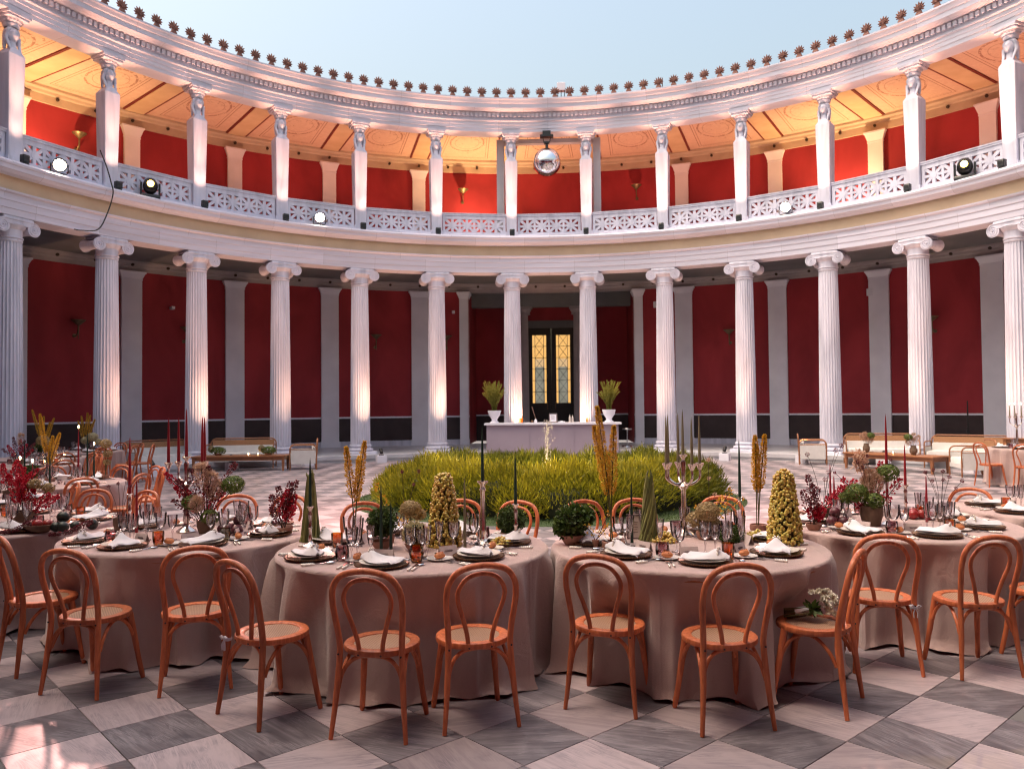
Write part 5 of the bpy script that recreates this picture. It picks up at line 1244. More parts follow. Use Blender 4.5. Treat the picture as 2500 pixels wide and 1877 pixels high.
def grape_tower(h, r0, seed):
    q = random.Random(seed); b = MB(); z = .012
    while z < h - .01:
        t = z / h; r = r0 * (1 - .58 * t ** 1.25) * (1.0 if t < .9 else math.sqrt(max(0.02, 1 - ((t - .9) / .1) ** 2)))
        n = max(4, int(2 * pi * r / .0205))
        for i in range(n):
            a_ = 2 * pi * i / n + q.random() * .5; rr = r + q.uniform(-.009, .007); b.ball((rr * math.cos(a_), rr * math.sin(a_), z + q.uniform(-.006, .006)), q.uniform(.0105, .0135), 7, 5, r=q.random() + .01, sq=(1, 1, 1.1))
        z += .0185
    for k in range(7): a_ = q.random() * 6.28; b.ball((q.uniform(0, .02) * math.cos(a_), q.uniform(0, .02) * math.sin(a_), h - .004), .012, 7, 5, r=q.random())
    core = MB(); core.lathe([(r0 - .012, 0), (r0 * .42 - .008, h * .93), (.001, h * .96)], 16); return b.mesh('grapes', m_grape, angle=180), core.mesh('core', m_stem)
def grape_heap(n, r, seed):
    q = random.Random(seed); b = MB()
    for k in range(n):
        a_ = q.random() * 6.28; rr = r * math.sqrt(q.random()); z = .012 + (1 - (rr / r) ** 2) * r * .75 * q.random(); b.ball((rr * math.cos(a_), rr * math.sin(a_), z), q.uniform(.010, .0135), 7, 5, r=q.random() + .01)
    return b.mesh('grapes', m_grape, angle=180)
def spike_quads(path, r, n, q, size, keep=.35):
    """florets around the upper part of a stem; path: list of Vectors"""
    V = []; k = len(path)
    for i in range(n):
        t = keep + (1 - keep) * q.random(); x = t * (k - 1); j = min(k - 2, int(x)); p = path[j].lerp(path[j + 1], x - j); ax = (path[j + 1] - path[j]).normalized()
        u = Vector((q.gauss(0, 1), q.gauss(0, 1), q.gauss(0, 1))); u = (u - ax * u.dot(ax)).normalized(); tt = (t - keep) / (1 - keep)
        prof = min(1, .25 + tt * 6) * (1 - tt) ** .55 * 1.15; c = p + u * r * prof * q.uniform(.35, 1.0); d = (u + ax * .6 + Vector((q.gauss(0, .3),) * 3)).normalized() * size * q.uniform(.7, 1.2)
        V.append((c, d))
    return V
def vq(name, V, w, mat, q, lo=0.0):
    P = np.array([tuple(v[0]) for v in V]); D = np.array([tuple(v[1]) for v in V]); return quads_mesh(name, blades(P, D, np.full(len(P), w)), mat, [max(.01, lo + (1 - lo) * q.random()) for _ in V])
def foxtail(name, x, y, tips, lab, dish=None, seed=1, base=.0):
    """tips: list of (dx, dy, z) of each spike's tip, metres above the table"""
    q = random.Random(seed); kit = []
    if dish: kit.append(('dish', lat([(.001, .0), (dish, .0), (dish + .006, .01), (dish + .004, .045), (dish - .004, .045), (dish - .006, .012), (.001, .008)], m_clay, 32, 'dish')))
    for (dx, dy, h) in tips:
        b0 = Vector((q.uniform(-.02, .02), q.uniform(-.02, .02), .01 + base)); e = Vector((dx, dy, h)); path = bez([b0, b0.lerp(e, .4) + Vector((dx * -.12, dy * -.12, 0)), b0.lerp(e, .75) + Vector((-dx * .06, 0, 0)), e], 8)
        b = MB(); b.tube(path, [.0045] * (len(path) - 1) + [.002], 6); stm = b.mesh('stem', m_stem)
        n = int(1500 * h); kit.append(('stem', stm, [('flower_spike', vq('spike', spike_quads(path, .031, n, q, .016), .0046, m_erem, q))]))
    return place(name, kit, (x, y, ZT), 0, lab, 'flowers', 'foxtail lilies')
def ball_quads(c, r, n, q, size, sq=(1, 1, 1), inner=.72):
    V = []
    for i in range(n):
        u = Vector((q.gauss(0, 1), q.gauss(0, 1), q.gauss(0, 1))).normalized(); rr = r * (inner + (1 - inner) * q.random()) * (1 + .10 * math.sin(u.x * 7 + 2) * math.sin(u.y * 8) + .06 * math.sin(u.z * 13)); p = Vector((u.x * rr * sq[0], u.y * rr * sq[1], u.z * rr * sq[2])) + Vector(c)
        d = (u * .7 + Vector((q.gauss(0, .6), q.gauss(0, .6), q.gauss(0, .6)))).normalized() * size * q.uniform(.6, 1.2); V.append((p, d))
    return V
def leafy_bowl(x, y, r, zc, mat, lab, bowlr=.075, bowlh=.06, n=2600, size=.022, w=.008, seed=1, sq=(1, 1, 1), bowlmat=None, extra=()):
    q = random.Random(seed); V = ball_quads((0, 0, zc), r, n, q, size, sq)
    for (ex, ey, ez, er) in extra: V += ball_quads((ex, ey, ez), er, int(n * .45), q, size)
    kit = [('bowl', lat([(.001, 0), (bowlr * .55, 0), (bowlr * .85, bowlh * .5), (bowlr, bowlh), (bowlr - .004, bowlh), (bowlr * .8, bowlh * .5), (.001, .01)], bowlmat or m_clay, 28, 'bowl'))]
    b = MB(); b.ball((0, 0, zc), r * .78, 14, 10, sq=sq); kit.append(('core', b.mesh('core', m_hedge_core)))
    kit.append(('foliage', vq('leaves', V, w, mat, q), [], 'stuff')); return place('leafy_bowl', kit, (x, y, ZT), 0, lab, 'plant', 'leafy bowls')
def floret_head(c, r, n, mat, q, sq=(1, 1, .8), s=.011):
    """hydrangea head: many four-petal florets"""
    V = []
    for i in range(n):
        u = Vector((q.gauss(0, 1), q.gauss(0, 1), q.gauss(.25, 1))).normalized(); p = Vector(c) + Vector((u.x * r * sq[0], u.y * r * sq[1], u.z * r * sq[2])) * q.uniform(.86, 1.06); t1 = u.orthogonal().normalized(); t2 = u.cross(t1); a0 = q.random() * 6.28
        for k in range(4):
            a_ = a0 + k * pi / 2; V.append((p, (t1 * math.cos(a_) + t2 * math.sin(a_) + u * .35) * s * q.uniform(.8, 1.2)))
    P = np.array([tuple(v[0]) for v in V]); D = np.array([tuple(v[1]) for v in V]); U = np.array([tuple((Vector(v[0]) - Vector(c)).normalized()) for v in V])
    return quads_mesh('florets', blades(P, D, np.full(len(P), s * .42), U), mat, np.repeat([max(.01, q.random()) for _ in range(n)], 4))
def hydrangea(x, y, heads, mat, lab, pot=None, seed=2, name='hydrangea'):
    q = random.Random(seed); kit = []
    if pot: kit.append(('pot', pot))
    for (c, r) in heads:
        b = MB(); b.tube(bez([(0, 0, .02), (c[0] * .4, c[1] * .4, c[2] * .55), (c[0], c[1], c[2] - r * .5)], 5), .004, 6)
        for k in range(7): a_ = q.random() * 6.28; b.tube([(c[0], c[1], c[2] - r * .7), (c[0] + r * .6 * math.cos(a_), c[1] + r * .6 * math.sin(a_), c[2])], .002, 4)
        kit.append(('stem', b.mesh('stem', m_stem), [('flower_head', floret_head(c, r, int(520 * (r / .08) ** 2), mat, q))]))
    return place(name, kit, (x, y, ZT), 0, lab, 'flowers', 'hydrangeas')
def spray(path, n, r, size, w, mat, q, keep=.3, lo=0.0): return vq('blossoms', spike_quads(path, r, n, q, size, keep), w, mat, q, lo)
def red_spray_part(tips, q, mat=None, dens=170, size=.02):
    parts = []
    for e in tips:
        e = Vector(e); path = bez([(q.uniform(-.02, .02), q.uniform(-.02, .02), .03), (e.x * .45 + q.uniform(-.02, .02), e.y * .45, e.z * .6), tuple(e)], 7); b = MB(); b.tube(path, [.0028] * (len(path) - 1) + [.0012], 5)
        parts.append(('stem', b.mesh('stem', m_branch), [('blossoms', spray(path, int(dens * e.length / .35), .034, size, .008, mat or m_redfl, q, .35))]))
    return parts
def seed_stems(tips, q, mat=None, rb=.011):
    parts = []
    for e in tips:
        e = Vector(e); path = bez([(q.uniform(-.015, .015), q.uniform(-.015, .015), .02), (e.x * .4, e.y * .4, e.z * .6), tuple(e)], 6); b = MB(); b.tube(path, .0016, 5); st_ = b.mesh('stem', m_branch)
        parts.append(('stem', st_, [('seed_head', vq('seed', ball_quads(tuple(e), rb, 90, q, .008, inner=.5), .003, mat or m_maroon, q))]))
    return parts
def pampas_part(tips, q, r=.045):
    parts = []
    for e in tips:
        e = Vector(e); path = bez([(0, 0, .05), (e.x * .35, e.y * .35, e.z * .55), (e.x * .8, e.y * .8, e.z * .92), tuple(e)], 7); b = MB(); b.tube(path, .003, 5); V = []
        for (c, d) in spike_quads(path, r, 620, q, .04, .42): V.append((c, (d + Vector((0, 0, .006)))))
        parts.append(('stem', b.mesh('stem', m_stem), [('plume', vq('plume', V, .0024, m_pampas, q))]))
    return parts
def hyd_part(heads, mat, q):
    parts = []
    for (c, r) in heads:
        b = MB(); b.tube(bez([(0, 0, .05), (c[0] * .4, c[1] * .4, c[2] * .55), (c[0], c[1], c[2] - r * .4)], 5), .0035, 6)
        for k in range(6): a_ = q.random() * 6.28; b.tube([(c[0] * .9, c[1] * .9, c[2] - r * .9), (c[0] + r * .6 * math.cos(a_), c[1] + r * .6 * math.sin(a_), c[2] - r * .1)], .002, 4)
        parts.append(('stem', b.mesh('stem', m_stem), [('flower_head', floret_head(c, r, int(480 * (r / .08) ** 2), mat, q))]))
    return parts
def pot_mesh(r, h, mat): return lat([(.001, 0), (r * .72, 0), (r * .95, h * .5), (r, h), (r - .008, h), (r * .85, h * .5), (.001, h * .75)], mat, 28, 'pot')
def heap(name, xs, mat, lab, cat, group=None):
    for i, (x, y, z, r, sq) in enumerate(xs):
        b = MB(); b.ball((0, 0, 0), r, 14, 10, sq=sq); b.tube([(0, 0, r * sq[2] * .92), (.003, 0, r * sq[2] + .008)], [.003, .002], 5)
        place(name, b.mesh(name, mat), (x, y, z), rnd.random() * 6, lab[i], cat, group)

# ================================================================== moss-ball table
A_ = 'the moss-ball table'
candlestick(-1.60, -8.70, .285, m_silver, 'silver candlestick holding a dark green taper before a bean cone'); candle(-1.60, -8.70, ZT + .285, .325, m_gcandle, 'dark green taper on a silver candlestick before a bean cone')
place('bean_cone', bean_cone(.49, .066, .020, 1, .5), (-1.66, -8.50, ZT), 0, 'loose cone of green beans behind a silver candlestick on the moss-ball table', 'bean cone')
foxtail('foxtail_lily', -1.39, -8.26, [(.07, .02, .715), (-.07, .0, .675), (.02, .05, .60)], 'three yellow foxtail lily spikes on the moss-ball table', dish=.07, seed=3)
leafy_bowl(-1.07, -8.80, .098, .185, m_moss, 'dark moss ball in a clay bowl beside two green tapers', seed=4, n=3600, size=.014, w=.006)
candle(-1.045, -8.93, ZT, .445, m_gcandle, 'taller dark green taper before the moss ball in its clay bowl'); candle(-.985, -8.90, ZT, .325, m_gcandle, 'shorter dark green taper before the moss ball in its clay bowl')
hydrangea(-.905, -8.60, [((.0, 0, .245), .075), ((.05, .06, .2), .05)], m_hydp, 'dried beige hydrangea between the moss ball and the grape tower', pot=pot_mesh(.05, .07, m_clay), seed=5)
leafy_bowl(-.83, -8.86, .082, .115, m_fluff, 'pale fluffy blossom bowl before the dried hydrangea', seed=6, n=1900, size=.018, w=.004, bowlr=.07, bowlh=.05)
g1, g1c = grape_tower(.505, .116, 1); place('grape_tower', [('grapes', g1, [], 'stuff'), ('core', g1c)], (-.655, -8.68, ZT), 0, 'tapering tower of green grapes on the moss-ball table', 'grape tower')
candle(-.50, -8.75, ZT, .47, m_ocandle, 'olive-coloured taper right of the grape tower on the moss-ball table')
candlestick(-.39, -8.58, .445, m_silver, 'tallest silver candlestick, on the moss-ball table', 1); candle(-.39, -8.58, ZT + .445, .385, m_gcandle, 'dark green taper on the tallest silver candlestick')
candlestick(-.155, -8.60, .285, m_silver, 'short silver candlestick before the second moss ball'); candle(-.155, -8.60, ZT + .285, .335, m_gcandle, 'dark green taper on the short candlestick before the second moss ball')
leafy_bowl(-.20, -8.44, .105, .145, m_moss, 'second dark moss ball, next to the gap between the front tables', seed=7, n=3600, size=.014, w=.006)
place('grape_bunch', grape_heap(90, .075, 2), (-.255, -8.66, ZT), 0, 'small heap of green grapes before the second moss ball', 'grapes')
q = random.Random(31); kit = [('vase', pot_mesh(.03, .08, m_pot))] + seed_stems([(-.02, 0, .50), (.10, .02, .50), (.06, .04, .40), (.30, .02, .33)], q); place('scabiosa_vase', kit, (-.98, -8.42, ZT), 0, 'thin dried scabiosa stems behind the moss ball on the moss-ball table', 'flowers')
q = random.Random(32); kit = [('vase', pot_mesh(.03, .06, m_clay))] + red_spray_part([(-.1, .02, .42), (.12, .0, .30), (.25, .05, .22)], q, m_orch, 36, .022); place('orchid_vase', kit, (-1.06, -8.55, ZT), 0, 'yellow orchid sprays behind the moss ball', 'flowers')
setting('A', -1.46, -9.15, 'mauve', gl=((.20, .20), (.26, .14), (.31, .24))); setting('A', -.94, -9.39, 'round amber', gl=((.22, .12), (.30, .16), (.27, .22))); setting('A', -.37, -9.12, None, gl=((.26, .03), (.32, .09), (.30, -.06)))
for d in (12, 62, 112, 163): setting('A', -.86 + .66 * math.cos(rad(d)), -8.72 + .66 * math.sin(rad(d)), ('mauve', 'amber', None, 'amber')[d % 4])
# ================================================================== silver-candelabra table
leafy_bowl(.24, -8.62, .108, .165, m_moss, 'bright green leafy plant in a clay bowl next to the gap between tables', seed=8, n=900, size=.034, w=.014, extra=((.09, .03, .20, .06), (-.05, .0, .12, .07)), bowlr=.085, bowlh=.07)
foxtail('foxtail_lily', .52, -8.74, [(-.10, .02, .965), (.015, .02, .83), (-.12, .05, .83)], 'tall yellow foxtail lilies in a flat clay dish, the tallest flowers', dish=.075, seed=9)
candle(.665, -8.55, ZT, .425, m_gcandle, 'dark green taper before a striped menu card, beside the bean cone')
place('bean_cone', bean_cone(.46, .066, .022, 2, 2.3), (.80, -8.46, ZT), 0, 'tightly twisted cone of green beans on the silver-candelabra table', 'bean cone')
b = MB(); b.box(-.06, .06, -.001, .001, 0, .18); crd = b.mesh('card', m_card, smooth=False); b = MB()
for k in range(22):
    t = k / 21; 
    for s in (-1, 1): b.ball((s * (.052 + .003 * math.sin(k * 2)), -.003, .006 + .168 * t), .0042, 5, 4)
for k in range(13): x = -.045 + .09 * k / 12; b.ball((x, -.003, .008), .004, 5, 4); b.ball((x, -.003, .172), .004, 5, 4)
brd = b.mesh('border', m_ink); b = MB()
for k in range(5): b.box(-.025, .025 - .006 * (k % 2), -.0025, -.0015, .05 + .018 * k, .053 + .018 * k)
place('menu_card', [('card', crd, [('border', brd), ('lettering', b.mesh('text', m_ink, smooth=False))])], (.70, -8.40, ZT), .1, 'pink menu card with a dark scalloped border standing upright', 'menu', tilt=(-.1, 0))
place('candelabra', candelabra_kit(.54, .605, [pi + .05, .1, -1.2, 1.7, 2.5], .125), (1.08, -8.24, ZT), 0, 'rose-silver candelabra with olive tapers', 'candelabra')
for i, (a_, h, w) in enumerate(((pi + .05, .34, 'outer left arm'), (.1, .35, 'outer right arm'), (-1.2, .33, 'front arm'), (1.7, .36, 'back arm'), (2.5, .35, 'back left arm'))): candle(1.08 + .125 * math.cos(a_), -8.24 + .125 * math.sin(a_), ZT + .54, h, m_ocandle, f'olive taper on the {w} of the rose-silver candelabra')
candle(1.08, -8.24, ZT + .605, .32, m_ocandle, 'olive taper in the middle of the rose-silver candelabra')
hydrangea(1.20, -8.40, [((.02, -.02, .20), .085), ((-.05, .06, .13), .07), ((.07, .05, .10), .06)], m_hydp, 'dried beige hydrangea right of the rose-silver candelabra', pot=pot_mesh(.06, .06, m_clay), seed=12)
place('moss_mound', vq('moss', ball_quads((0, 0, .05), .085, 2200, random.Random(5), .014, (1, 1, .8)), .006, m_moss, random.Random(5)), (1.36, -8.52, ZT), 0, 'low dark moss mound right of the dried hydrangea', 'plant')
q = random.Random(33); kit = [('vase', pot_mesh(.03, .08, m_pot))] + seed_stems([(.0, 0, .56), (.01, .03, .42), (.05, .03, .30)], q, m_pampas, .015); place('scabiosa_vase', kit, (1.27, -8.22, ZT), 0, 'two dried pink scabiosa heads right of the rose-silver candelabra', 'flowers')
q = random.Random(34); kit = [('vase', pot_mesh(.03, .06, m_clay))] + red_spray_part([(.16, .0, .33), (.25, .03, .26), (.08, -.02, .26), (-.12, -.05, .2)], q, m_orch, 40, .024); place('orchid_vase', kit, (1.30, -8.10, ZT), 0, 'yellow orchid sprays behind the dried hydrangea, right of the candelabra', 'flowers')
q = random.Random(35); kit = [('vase', pot_mesh(.025, .05, m_clay))] + red_spray_part([(-.08, .0, .16), (.08, -.02, .14), (.1, .02, .24)], q, m_orch, 40, .02); place('orchid_vase', kit, (.40, -8.72, ZT), 0, 'small yellow orchid spray beside the leafy clay bowl', 'flowers')
candlestick(1.50, -8.21, .28, m_glass, 'clear glass candlestick holding a dark green taper'); candle(1.50, -8.21, ZT + .28, .42, m_gcandle, 'dark green taper on a clear glass candlestick')
foxtail('foxtail_lily', 1.69, -7.98, [(-.015, 0, .725), (.06, .0, .73), (.0, .03, .66)], 'three curved yellow foxtail lilies left of the right-hand grape tower', dish=.06, seed=13)
g2, g2c = grape_tower(.515, .115, 3); place('grape_tower', [('grapes', g2, [], 'stuff'), ('core', g2c)], (1.72, -8.58, ZT), 0, 'tapering tower of green grapes on the silver-candelabra table', 'grape tower')
place('grape_bunch', grape_heap(120, .09, 5), (.90, -8.52, ZT), 0, 'heap of green grapes right of the twisted bean cone', 'grapes'); place('grape_bunch', grape_heap(90, .08, 6), (1.56, -8.42, ZT), 0, 'heap of green grapes left of the grape tower on the silver-candelabra table', 'grapes')
setting('B', .58, -9.05, 'mauve', gl=((.34, .12), (.28, .2), (.30, .02))); setting('B', 1.04, -9.29, 'amber', gl=((.33, .06), (.36, .14), (.30, .2))); setting('B', 1.55, -8.99, None, gl=((.27, -.13), (.30, -.04), (.24, .02)))
for d in (18, 70, 120, 172): setting('B', 1.03 + .66 * math.cos(rad(d)), -8.67 + .66 * math.sin(rad(d)), (None, 'amber', 'mauve', None)[d % 4])
# ================================================================== red-candelabra table
place('candelabra', candelabra_kit(.555, .60, [pi + .1, pi - .7, -.15, .7], .14), (-2.80, -8.05, ZT), 0, 'silver candelabra with five red tapers', 'candelabra')
for a_, w in ((pi + .1, 'leftmost arm'), (pi - .7, 'back left arm'), (-.15, 'front right arm'), (.7, 'back right arm')): candle(-2.80 + .14 * math.cos(a_), -8.05 + .14 * math.sin(a_), ZT + .555, .35, m_rcandle, f'red taper on the {w} of the five-candle candelabra', r=.0125)
candle(-2.80, -8.05, ZT + .60, .37, m_rcandle, 'red taper in the middle of the five-candle candelabra', r=.0125)
candle(-3.19, -8.08, ZT, .43, m_rcandle, 'dark red taper standing low before the red-candelabra table glasses'); candlestick(-3.41, -7.78, .28, m_silver, 'silver candlestick with a tall red taper by the fruit-bowl table'); candle(-3.41, -7.78, ZT + .28, .46, m_rcandle, 'tall red taper on a silver candlestick by the fruit-bowl table', r=.0135)
q = random.Random(41)
kit = [('pot', pot_mesh(.07, .10, m_pot))] + hyd_part([((.22, .0, .375), .085), ((-.12, .0, .24), .07), ((.05, -.04, .13), .07)], m_hyd, q) + pampas_part([(-.03, -.03, .53), (.05, .0, .46), (.10, .02, .38), (-.06, -.08, .26)], q) + red_spray_part([(-.33, 0, .47), (-.27, .05, .36), (-.02, .06, .38), (.14, .04, .34)], q) + red_spray_part([(-.22, -.02, .42), (-.15, .05, .50), (.02, .0, .52), (.22, .05, .54), (-.28, .03, .25)], q, m_maroon, 120, .02)
place('flower_arrangement', kit, (-2.62, -8.10, ZT), 0, 'wild arrangement of hydrangea, pampas and red orchids beneath the red candelabra', 'flowers')
q = random.Random(42); kit = [('pot', pot_mesh(.058, .11, m_pot))] + seed_stems([(-.02, 0, .38), (-.10, 0, .36), (.07, .02, .36), (.12, .0, .28), (.02, .05, .42)], q); place('scabiosa_vase', kit, (-3.36, -8.01, ZT), 0, 'brown pot with thin scabiosa stems on the red-candelabra table', 'flowers')
q = random.Random(43); kit = [('bowl', lat([(.001, 0), (.045, 0), (.072, .035), (.08, .06), (.075, .06), (.065, .035), (.001, .015)], m_clay, 28, 'bowl'))] + red_spray_part([(.05, -.02, .34), (.09, .02, .30), (.02, .02, .26), (.07, .05, .24), (.10, -.03, .22)], q, m_redfl, 200) + red_spray_part([(-.09, .0, .30), (-.05, .03, .36), (-.10, .02, .2), (.06, .0, .40), (.11, .0, .41)], q, m_maroon, 170)
place('flower_bowl', kit, (-1.98, -8.17, ZT), 0, 'clay bowl of red orchids and maroon leaves on the red-candelabra table', 'flowers')
heap('fig', [(-2.40, -8.18, ZT + .045, .045, (1, 1, 1)), (-2.32, -8.22, ZT + .04, .04, (1.2, 1, 1)), (-2.34, -8.14, ZT + .105, .042, (1, 1, 1)), (-2.47, -8.14, ZT + .038, .04, (1, 1, .95))], m_fig, ['dark fig at the front of the pile on the red-candelabra table', 'dark fig at the right of the pile on the red-candelabra table', 'dark fig on top of the pile on the red-candelabra table', 'dark fig at the left of the pile on the red-candelabra table'], 'fig', 'figs')
heap('date_cluster', [(-2.18, -8.27, ZT + .018, .022, (1.5, 1, .8)), (-2.14, -8.25, ZT + .016, .02, (1.4, 1, .8)), (-2.16, -8.22, ZT + .035, .02, (1.2, 1, .9))], m_fig, ['dried date before the red flower bowl, the largest', 'dried date before the red flower bowl, at the right', 'dried date before the red flower bowl, lying on top'], 'date', 'dates')
setting('Cc', -3.33, -8.52, 'mauve', gl=((.24, .2), (.3, .13), (.28, .24))); setting('Cc', -2.93, -8.75, 'amber', gl=((.32, .02), (.36, .1), (.30, -.08))); setting('Cc', -2.39, -8.66, 'olive', gl=((.22, .18), (.28, .1), (.30, .2)))
for d in (-8, 42, 95, 150): setting('Cc', -2.72 + .66 * math.cos(rad(d)), -8.13 + .66 * math.sin(rad(d)), (None, 'amber', 'mauve', None)[d % 4])
# ================================================================== fruit-bowl table
q = random.Random(51); kit = [('pot', pot_mesh(.105, .115, m_pot))] + red_spray_part([(-.15, 0, .42), (-.08, .05, .50), (.0, .02, .34), (.08, .0, .30), (.22, .0, .26), (.30, .0, .24), (-.02, -.05, .40)], q, m_redfl, 230) + seed_stems([(.10, 0, .52), (.18, .03, .50), (.25, .0, .42), (.05, .05, .46), (.30, .02, .36), (.14, .0, .44)], q, m_maroon, .018) + hyd_part([((.06, .05, .33), .06), ((.16, .08, .30), .05)], m_hydp, q)
place('flower_arrangement', kit, (-4.42, -7.63, ZT), 0, 'brown pot of red orchids and dark cosmos at the left edge', 'flowers')
place('fruit_bowl', lat([(.001, 0), (.06, 0), (.10, .03), (.125, .065), (.119, .065), (.09, .03), (.001, .012)], m_pot, 30, 'fruit_bowl'), (-4.0, -8.05, ZT), 0, 'wide brown fruit bowl beside black avocados', 'bowl')
heap('apple', [(-4.03, -8.06, ZT + .06, .042, (1, 1, .9)), (-3.95, -8.03, ZT + .062, .04, (1, 1, .9)), (-3.99, -8.10, ZT + .07, .04, (1, 1, .95)), (-4.08, -8.03, ZT + .06, .038, (1, 1, .95))], m_apple, ['red apple in the middle of the fruit bowl', 'red apple at the right of the fruit bowl', 'red apple at the front of the fruit bowl', 'red apple at the left of the fruit bowl'], 'apple', 'apples in the fruit bowl')
heap('avocado', [(-3.87, -8.05, ZT + .042, .042, (1.1, 1, .95)), (-3.80, -8.07, ZT + .045, .046, (1.05, 1, .95)), (-3.84, -8.0, ZT + .115, .047, (1, 1.1, .95)), (-3.75, -7.98, ZT + .04, .04, (1.1, 1, .95)), (-3.64, -7.93, ZT + .045, .045, (1, 1, 1))], m_avoc, ['black avocado at the left of the pile', 'black avocado at the front of the pile', 'black avocado on top of the pile', 'black avocado at the right of the pile', 'black avocado lying apart near the brown pot'], 'avocado', 'black avocados')
q = random.Random(52); am = red_spray_part([(-.30, -.06, -.0), (-.2, -.03, .02)], q, m_maroon, 500, .02)
for i, (x, y, lab) in enumerate(((-4.02, -8.12, 'maroon amaranth tassel drooping from the fruit bowl'), (-3.52, -8.20, 'maroon amaranth tassel lying beside a plate on the red-candelabra table'))):
    path = [Vector((x + .02, y + .05, ZT + .10)), Vector((x - .05, y + .0, ZT + .07)), Vector((x - .13, y - .05, ZT + .03)), Vector((x - .24, y - .10, ZT + .018))]; pth = bez([tuple(p) for p in path], 8); b = MB(); b.tube(pth, .004, 5)
    o = link('amaranth', None); tag(o, lab, 'flowers'); link('stem', b.mesh('stem', m_branch), o); link('tassel', vq('tassel', spike_quads(pth, .02, 500, q, .014, .02), .006, m_maroon, q), o)
setting('D', -3.96, -7.40, 'amber', gl=((.26, .08), (.3, .16), (.34, .02))); setting('D', -4.21, -6.99, 'mauve')
ringset('D', (-40, 100, 150, -95), full=False)
place('flute', G_FLUTE, (-4.20, -8.13, ZT), 0, 'slim clear flute standing alone before the brown pot at the left edge', 'flute')
# ================================================================== pampas table
q = random.Random(61)
kit = [('pot', pot_mesh(.088, .16, m_pot))] + hyd_part([((.14, .02, .415), .085), ((-.12, -.02, .26), .09), ((.0, -.05, .20), .075), ((-.18, .02, .22), .06)], m_hyd, q) + pampas_part([(.0, .03, .42), (.06, .0, .38), (-.02, .05, .36)], q, .04) + red_spray_part([(-.22, 0, .37), (-.24, .02, .31), (.24, .02, .36), (.10, .05, .50)], q, None, 110, .024) + seed_stems([(-.10, .0, .50), (-.05, .03, .46), (.16, .0, .52), (-.28, .0, .42), (-.02, .0, .55)], q)
place('flower_arrangement', kit, (2.63, -7.76, ZT), 0, 'brown pot with hydrangea and blush pampas on the pampas table', 'flowers')
b = MB(); c = Vector((-.06, .02, .50))
for k in range(240):
    a_ = q.random() * 6.28; r_ = .075 * math.sqrt(q.random()); b.leaf((2.57 + r_ * math.cos(a_) * .8, -7.72, ZT + .50 + r_ * math.sin(a_) * 1.3), (q.gauss(0, .012), q.gauss(0, .02), q.gauss(.0, .02)), .008, None, 0, q.random())
b.tube([(2.62, -7.76, ZT + .1), (2.59, -7.73, ZT + .4)], .003, 5); tag(link('dried_palm_leaf', b.mesh('palm', m_pampas)), 'round blush dried palm leaf in the pampas arrangement', 'palm leaf')
q = random.Random(62); kit = [('bowl', lat([(.001, 0), (.04, 0), (.058, .03), (.06, .05), (.055, .05), (.05, .03), (.001, .012)], m_clay, 24, 'bowl'))] + red_spray_part([(.02, 0, .16), (.05, .02, .19), (-.03, .0, .17), (.08, -.01, .16)], q, m_redfl, 300) + red_spray_part([(-.03, .02, .42), (.0, .0, .34), (.05, .03, .32), (-.08, .0, .30)], q, m_maroon, 120)
place('flower_bowl', kit, (2.11, -7.98, ZT), 0, 'small clay bowl of red flowers right of the grape tower', 'flowers')
q = random.Random(63); kit = [('pot', pot_mesh(.062, .115, m_pot))] + seed_stems([(-.12, 0, .55), (.12, .02, .58), (.05, .0, .40), (.02, .0, .34), (.16, .0, .62)], q, m_maroon, .02) + red_spray_part([(.12, .0, .24), (.2, .02, .28), (.04, .0, .20), (.28, .02, .34)], q, m_redfl, 90, .024)
place('flower_arrangement', kit, (2.34, -7.50, ZT), 0, 'brown pot with thin dark stems and red orchids behind the figs', 'flowers')
heap('fig', [(2.30, -7.82, ZT + .042, .042, (1, 1, 1)), (2.39, -7.82, ZT + .04, .04, (1.1, 1, 1)), (2.34, -7.78, ZT + .108, .043, (1, 1, 1)), (2.46, -7.79, ZT + .035, .035, (1.1, 1, .95))], m_fig, ['dark fig at the left of the pile on the pampas table', 'dark fig at the front of the pile on the pampas table', 'dark fig on top of the pile on the pampas table', 'dark fig at the right of the pile on the pampas table'], 'fig', 'figs')
heap('apple', [(3.10, -7.42, ZT + .04, .042, (1, 1, .95)), (3.18, -7.40, ZT + .04, .04, (1, 1, .95)), (3.13, -7.36, ZT + .05, .043, (1, 1, .95)), (3.21, -7.47, ZT + .038, .038, (1, 1, .95))], m_apple, ['dark red apple at the left on the pampas table', 'dark red apple in the middle on the pampas table', 'dark red apple at the back on the pampas table', 'dark red apple at the right on the pampas table'], 'apple', 'apples on the pampas table')
for x, y, cs, h, lab in ((2.53, -7.12, 0, .44, 'red taper behind the figs on the pampas table, the taller of two'), (2.50, -7.30, 0, .35, 'red taper behind the figs on the pampas table, the shorter of two'), (2.78, -7.70, .45, .42, 'tall red taper rising from the hydrangea on the pampas table'), (3.06, -7.38, .285, .33, 'red taper on a silver candlestick on the pampas table'), (3.14, -7.58, 0, .375, 'thin red taper behind the amber tumbler on the pampas table')):
    if cs: candlestick(x, y, cs, m_silver, 'silver candlestick under the ' + lab.split(' on ')[0])
    candle(x, y, ZT + cs, h, m_rcandle, lab)
q = random.Random(64); kit = [('vase', pot_mesh(.04, .10, m_pot))] + seed_stems([(-.12, 0, .40), (-.05, .02, .42), (.02, .0, .41), (-.07, .0, .33), (.02, .0, .34), (.08, .02, .36), (.17, .0, .33), (.12, .0, .27)], q, m_maroon, .014); place('scabiosa_vase', kit, (3.27, -7.55, ZT), 0, 'vase of thin dark scabiosa stems on the pampas table', 'flowers')
